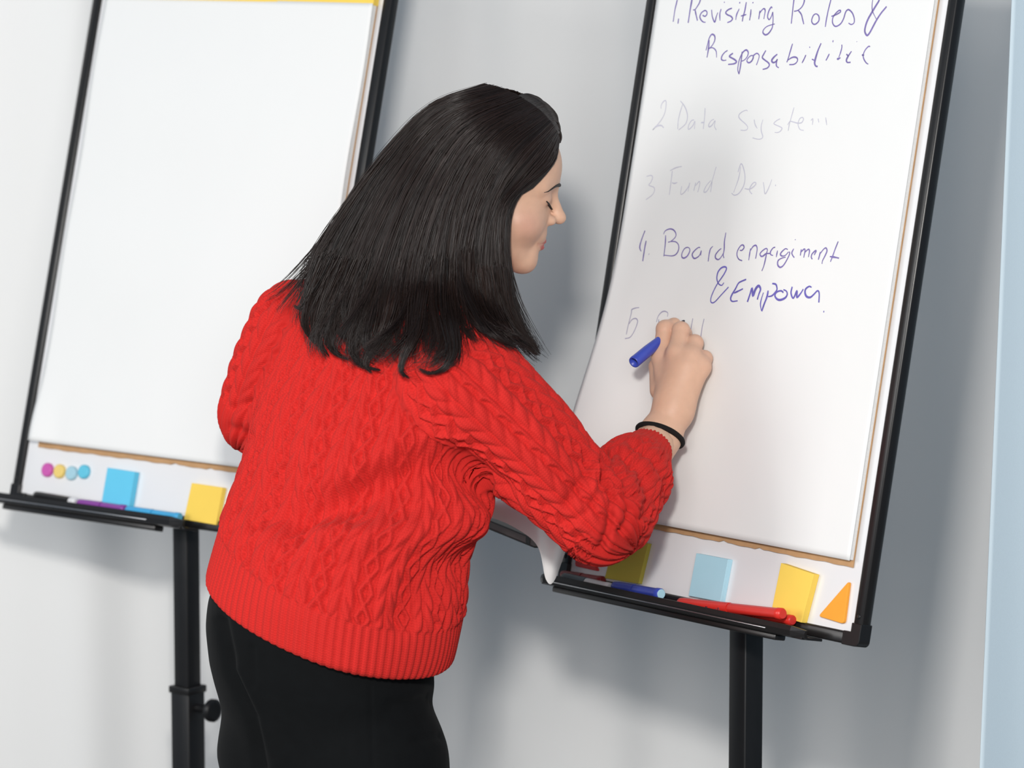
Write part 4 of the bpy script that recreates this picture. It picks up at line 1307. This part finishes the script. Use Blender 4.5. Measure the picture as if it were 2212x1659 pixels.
def interp_s(G, s):
    """G: (n,K,3); s: (m,) in [0,1] -> (m,K,3), smooth across guides"""
    n = len(G)
    x = np.clip(s, 0, 1) * (n - 1)
    i = np.minimum(x.astype(int), n - 2); t = (x - i)[:, None, None]
    g0 = G[np.maximum(i - 1, 0)]; g1 = G[i]; g2 = G[i + 1]; g3 = G[np.minimum(i + 2, n - 1)]
    return .5 * (2 * g1 + (g2 - g0) * t + (2 * g0 - 5 * g1 + 4 * g2 - g3) * t * t + (3 * g1 - g0 - 3 * g2 + g3) * t ** 3)

def strands(G, n, K, clumps, rad, spread, seed, thick=.022, curl=1.0, cl=.8, s0=0.0):
    r = np.random.default_rng(seed)
    s = s0 + (1 - s0) * r.random(n)
    if curl > 0: s[: n // 7] = 1 - .16 * r.random(n // 7)
    cs = np.sort(r.random(clumps))
    ci = np.abs(s[:, None] - cs[None]).argmin(1)
    base = interp_s(G, s); cen = interp_s(G, cs)[ci]
    t = np.linspace(0, 1, K)[None, :, None]
    pull = cl * t ** 2.0 * (.55 + .45 * r.random(n))[:, None, None]
    pos = base * (1 - pull) + cen * pull
    # depth layers: inward is away from the camera
    lay = r.random(n) ** 1.3
    pos = pos + np.array([.25, 1.0, -.1]) * (lay * thick)[:, None, None] * np.clip(t * 3, .12, 1)
    # clump offsets and waviness growing towards the tips
    co = r.normal(size=(clumps, 3)) * np.array([.010, .006, .006]) * (1 if curl > 0 else .2)
    ph = r.random((clumps, 3)) * 6.28
    wav = np.sin(t * (4.0 + 3 * r.random(clumps))[ci][:, None, None] + ph[ci][:, None, :]) * (.006 if curl > 0 else .0012)
    pos = pos + (co[ci][:, None, :] + wav) * t ** 1.6
    cu = np.clip((t - .68) / .32, 0, 1) ** 2
    cdir = np.where(r.random(clumps) < .6, 1, -1) * (.012 + .035 * r.random(clumps)) * curl
    if curl > 0: cdir = cdir * sm(.22, .42, cs)
    pos = pos + np.array([1.0, 0, 0]) * cdir[ci][:, None, None] * cu + np.array([0, 0, 1.0]) * np.abs(cdir)[ci][:, None, None] * .55 * cu ** 2
    so = r.normal(size=(n, 1, 3)) * spread
    sw = np.sin(t * 9 + r.random((n, 1, 3)) * 6.28) * spread * .7
    pos = pos + (so + sw) * (.25 + t)
    # strand length
    ln = (1 - .24 * r.random(n) ** 1.3) if curl > 0 else 1 - .2 * r.random(n) ** 2.2
    tt = t[0, :, 0]
    out = np.empty_like(pos)
    for k in range(K):
        x = tt[k] * ln * (K - 1); i = np.minimum(x.astype(int), K - 2); f = (x - i)[:, None]
        out[:, k] = pos[np.arange(n), i] * (1 - f) + pos[np.arange(n), i + 1] * f
    # keep the strands outside head and sweater
    fl = out.reshape(-1, 3)
    if curl > 0:
        d = sd_block(fl); m = d < .0015
        fl[m] = pull_near(fl[m], .0018)
    for _ in range(0 if curl > 0 else 3):
        d = sd_block(fl)
        m = d < .0015
        if not m.any(): break
        fl[m] += grad(sd_block, fl[m]) * (.0018 - d[m] + .003 * r.random(m.sum()) ** 2)[:, None]
    out = fl.reshape(n, K, 3)
    out[:, 1:-1] = .25 * out[:, :-2] + .5 * out[:, 1:-1] + .25 * out[:, 2:]
    return out, (ci * .37) % 1

def strand_mesh(S, rad, tip=.25):
    n, K, _ = S.shape
    T = np.gradient(S, axis=1); T /= np.linalg.norm(T, axis=2)[..., None] + 1e-9
    x = np.cross(T, np.array([.3, 1.0, .1])); x /= np.linalg.norm(x, axis=2)[..., None] + 1e-9
    y = np.cross(T, x)
    tt = np.linspace(0, 1, K); rr = rad * (1 - (1 - tip) * tt ** 3)
    V = np.empty((n, K, 3, 3))
    for k in range(3):
        an = 2 * math.pi * k / 3
        V[:, :, k] = S + (x * math.cos(an) + y * math.sin(an)) * rr[None, :, None]
    idx = np.arange(n * K * 3).reshape(n, K, 3)
    F = []
    for k in range(3):
        k2 = (k + 1) % 3
        F.append(np.stack([idx[:, :-1, k], idx[:, :-1, k2], idx[:, 1:, k2], idx[:, 1:, k]], -1).reshape(-1, 4))
    return V.reshape(-1, 3), np.concatenate(F)

K = 26
G1, G2, G3 = guides3(GUIDES, K, True), guides3(FAR, K), guides3(FRONT, K)
S1, c1 = strands(G1, 4600, K, 110, .0005, .0016, 1)
LOCKS = [
 [(962, 560), (962, 650), (974, 720), (979, 760), (963, 792), (930, 807), (904, 797)],
 [(925, 560), (905, 650), (896, 720), (874, 768), (866, 803), (884, 817)],
 [(868, 560), (850, 650), (832, 712), (802, 758), (790, 788), (802, 806)],
 [(825, 560), (800, 650), (772, 722), (762, 762), (782, 790), (822, 800)],
 [(775, 560), (742, 640), (716, 712), (714, 745), (730, 766), (754, 777)],
 [(735, 560), (705, 630), (684, 695), (690, 740), (710, 770)],
 [(715, 550), (684, 610), (664, 648), (652, 668), (636, 660)],
 [(705, 560), (672, 640), (660, 690), (668, 722), (684, 742)],
 [(1045, 580), (1060, 660), (1095, 715), (1132, 745), (1160, 767)],
 [(1080, 580), (1092, 650), (1118, 705), (1150, 742), (1164, 765)],
 [(1005, 540), (1008, 620), (1030, 690), (1068, 728), (1100, 742)]]
def lock_strands(n, seed):
    r = np.random.default_rng(seed); out = []; cid = []
    for i, L in enumerate(LOCKS):
        g = pull_near(resample([P(x, y, HO[1] - .115) for x, y in L], K), .010)
        t = np.linspace(0, 1, K)[None, :, None]
        off = r.normal(size=(n, 1, 3)) * np.array([.0065, .004, .003])
        q = g[None] + off * (1.15 - .95 * t ** 1.5) + np.sin(t * 7 + r.random((n, 1, 3)) * 6.28) * .0012
        ln = 1 - .18 * r.random(n) ** 2
        for k in range(n):
            x = np.linspace(0, K - 1, K) * ln[k]
            out.append(np.stack([np.interp(x, np.arange(K), q[k, :, a]) for a in range(3)], 1)); cid.append((i * .37) % 1)
    out = np.array(out); f = pull_near(out.reshape(-1, 3), .0018)
    return f.reshape(out.shape), np.array(cid)
S5, c5 = lock_strands(95, 12)
S4, c4 = strands(G1, 2600, K, 200, .0005, .0020, 5, .020, .6, .25)
S2, c2 = strands(G2, 1300, K, 24, .0005, .0018, 2, .012, 0.0)
S3, c3 = strands(G3, 900, K, 40, .0005, .0004, 3, .003, 0.0, .3)
SF, cf = strands(G1, 110, K, 110, .0003, .0065, 4, .004, s0=.35)
Vh = []; Fh = []; Ch = []; off = 0
def inner_mass(G, t1, d0, d1, ns=60):
    g = interp_s(G, np.linspace(0.01, .985, ns))[:, :int(K * t1)]
    kk = g.shape[1]; V = []; F = []
    tt = np.clip(np.linspace(0, 3 * t1, kk), .15, 1)[None, :, None]
    for d in (d0, d1):
        q = (g + np.array([.25, 1.0, -.1]) * d * tt).reshape(-1, 3)
        for _ in range(2):
            dd = sd_block(q); m = dd < .0005
            q[m] += grad(sd_block, q[m]) * (.0006 - dd[m])[:, None]
        V.append(q)
    n = ns * kk
    for i in range(ns - 1):
        for k in range(kk - 1):
            a = i * kk + k
            F.append((a, a + 1, a + kk + 1, a + kk)); F.append((n + a, n + a + kk, n + a + kk + 1, n + a + 1))
    return np.concatenate(V), F
for S, rad, cc_ in ((S1, .00062, c1), (S4, .00062, c4), (S5, .00060, c5), (S2, .0007, c2), (S3, .0006, c3), (SF, .00028, cf)):
    v, f = strand_mesh(S, rad)
    Vh.append(v); Fh.append(f + off); off += len(v)
    rv = np.random.default_rng(9).random(len(S)) * .6 + cc_ * .4
    Ch.append(np.repeat(rv, K * 3))
def hair_mat():
    m = mat('dark_hair', (.014, .010, .009), .38, spec=.38)
    nt = m.node_tree; b = nt.nodes['Principled BSDF']
    at = nt.nodes.new('ShaderNodeAttribute'); at.attribute_name = 'strand'
    x = nt.nodes.new('ShaderNodeMix'); x.data_type = 'RGBA'
    x.inputs['A'].default_value = (.0065, .0052, .0050, 1); x.inputs['B'].default_value = (.030, .0165, .0135, 1)
    nt.links.new(at.outputs['Fac'], x.inputs['Factor']); nt.links.new(x.outputs['Result'], b.inputs['Base Color'])
    return m
HMAT = hair_mat()
ho = obj('hair', np.concatenate(Vh), np.concatenate(Fh), HMAT, person)
attr(ho, 'strand', np.concatenate(Ch))
ho['kind'] = 'stuff'; ho['label'] = 'long dark brown hair'
# scalp cap under the strands
Vc, Fc = surfnet(sd_cap, HO - .14, HO + .17, .004)
VI, FI = inner_mass(G1, .70, .014, .026)
Vc = relax(Vc, Fc, 2); FI = [tuple(i + len(Vc) for i in f) for f in FI]
oc = obj('scalp_hair', np.concatenate([Vc, VI]), [tuple(f) for f in Fc] + FI, mat('dark_scalp_hair', (.010, .008, .007), .6, noise=(200, .3), bump=(300, .4, .002)), person)
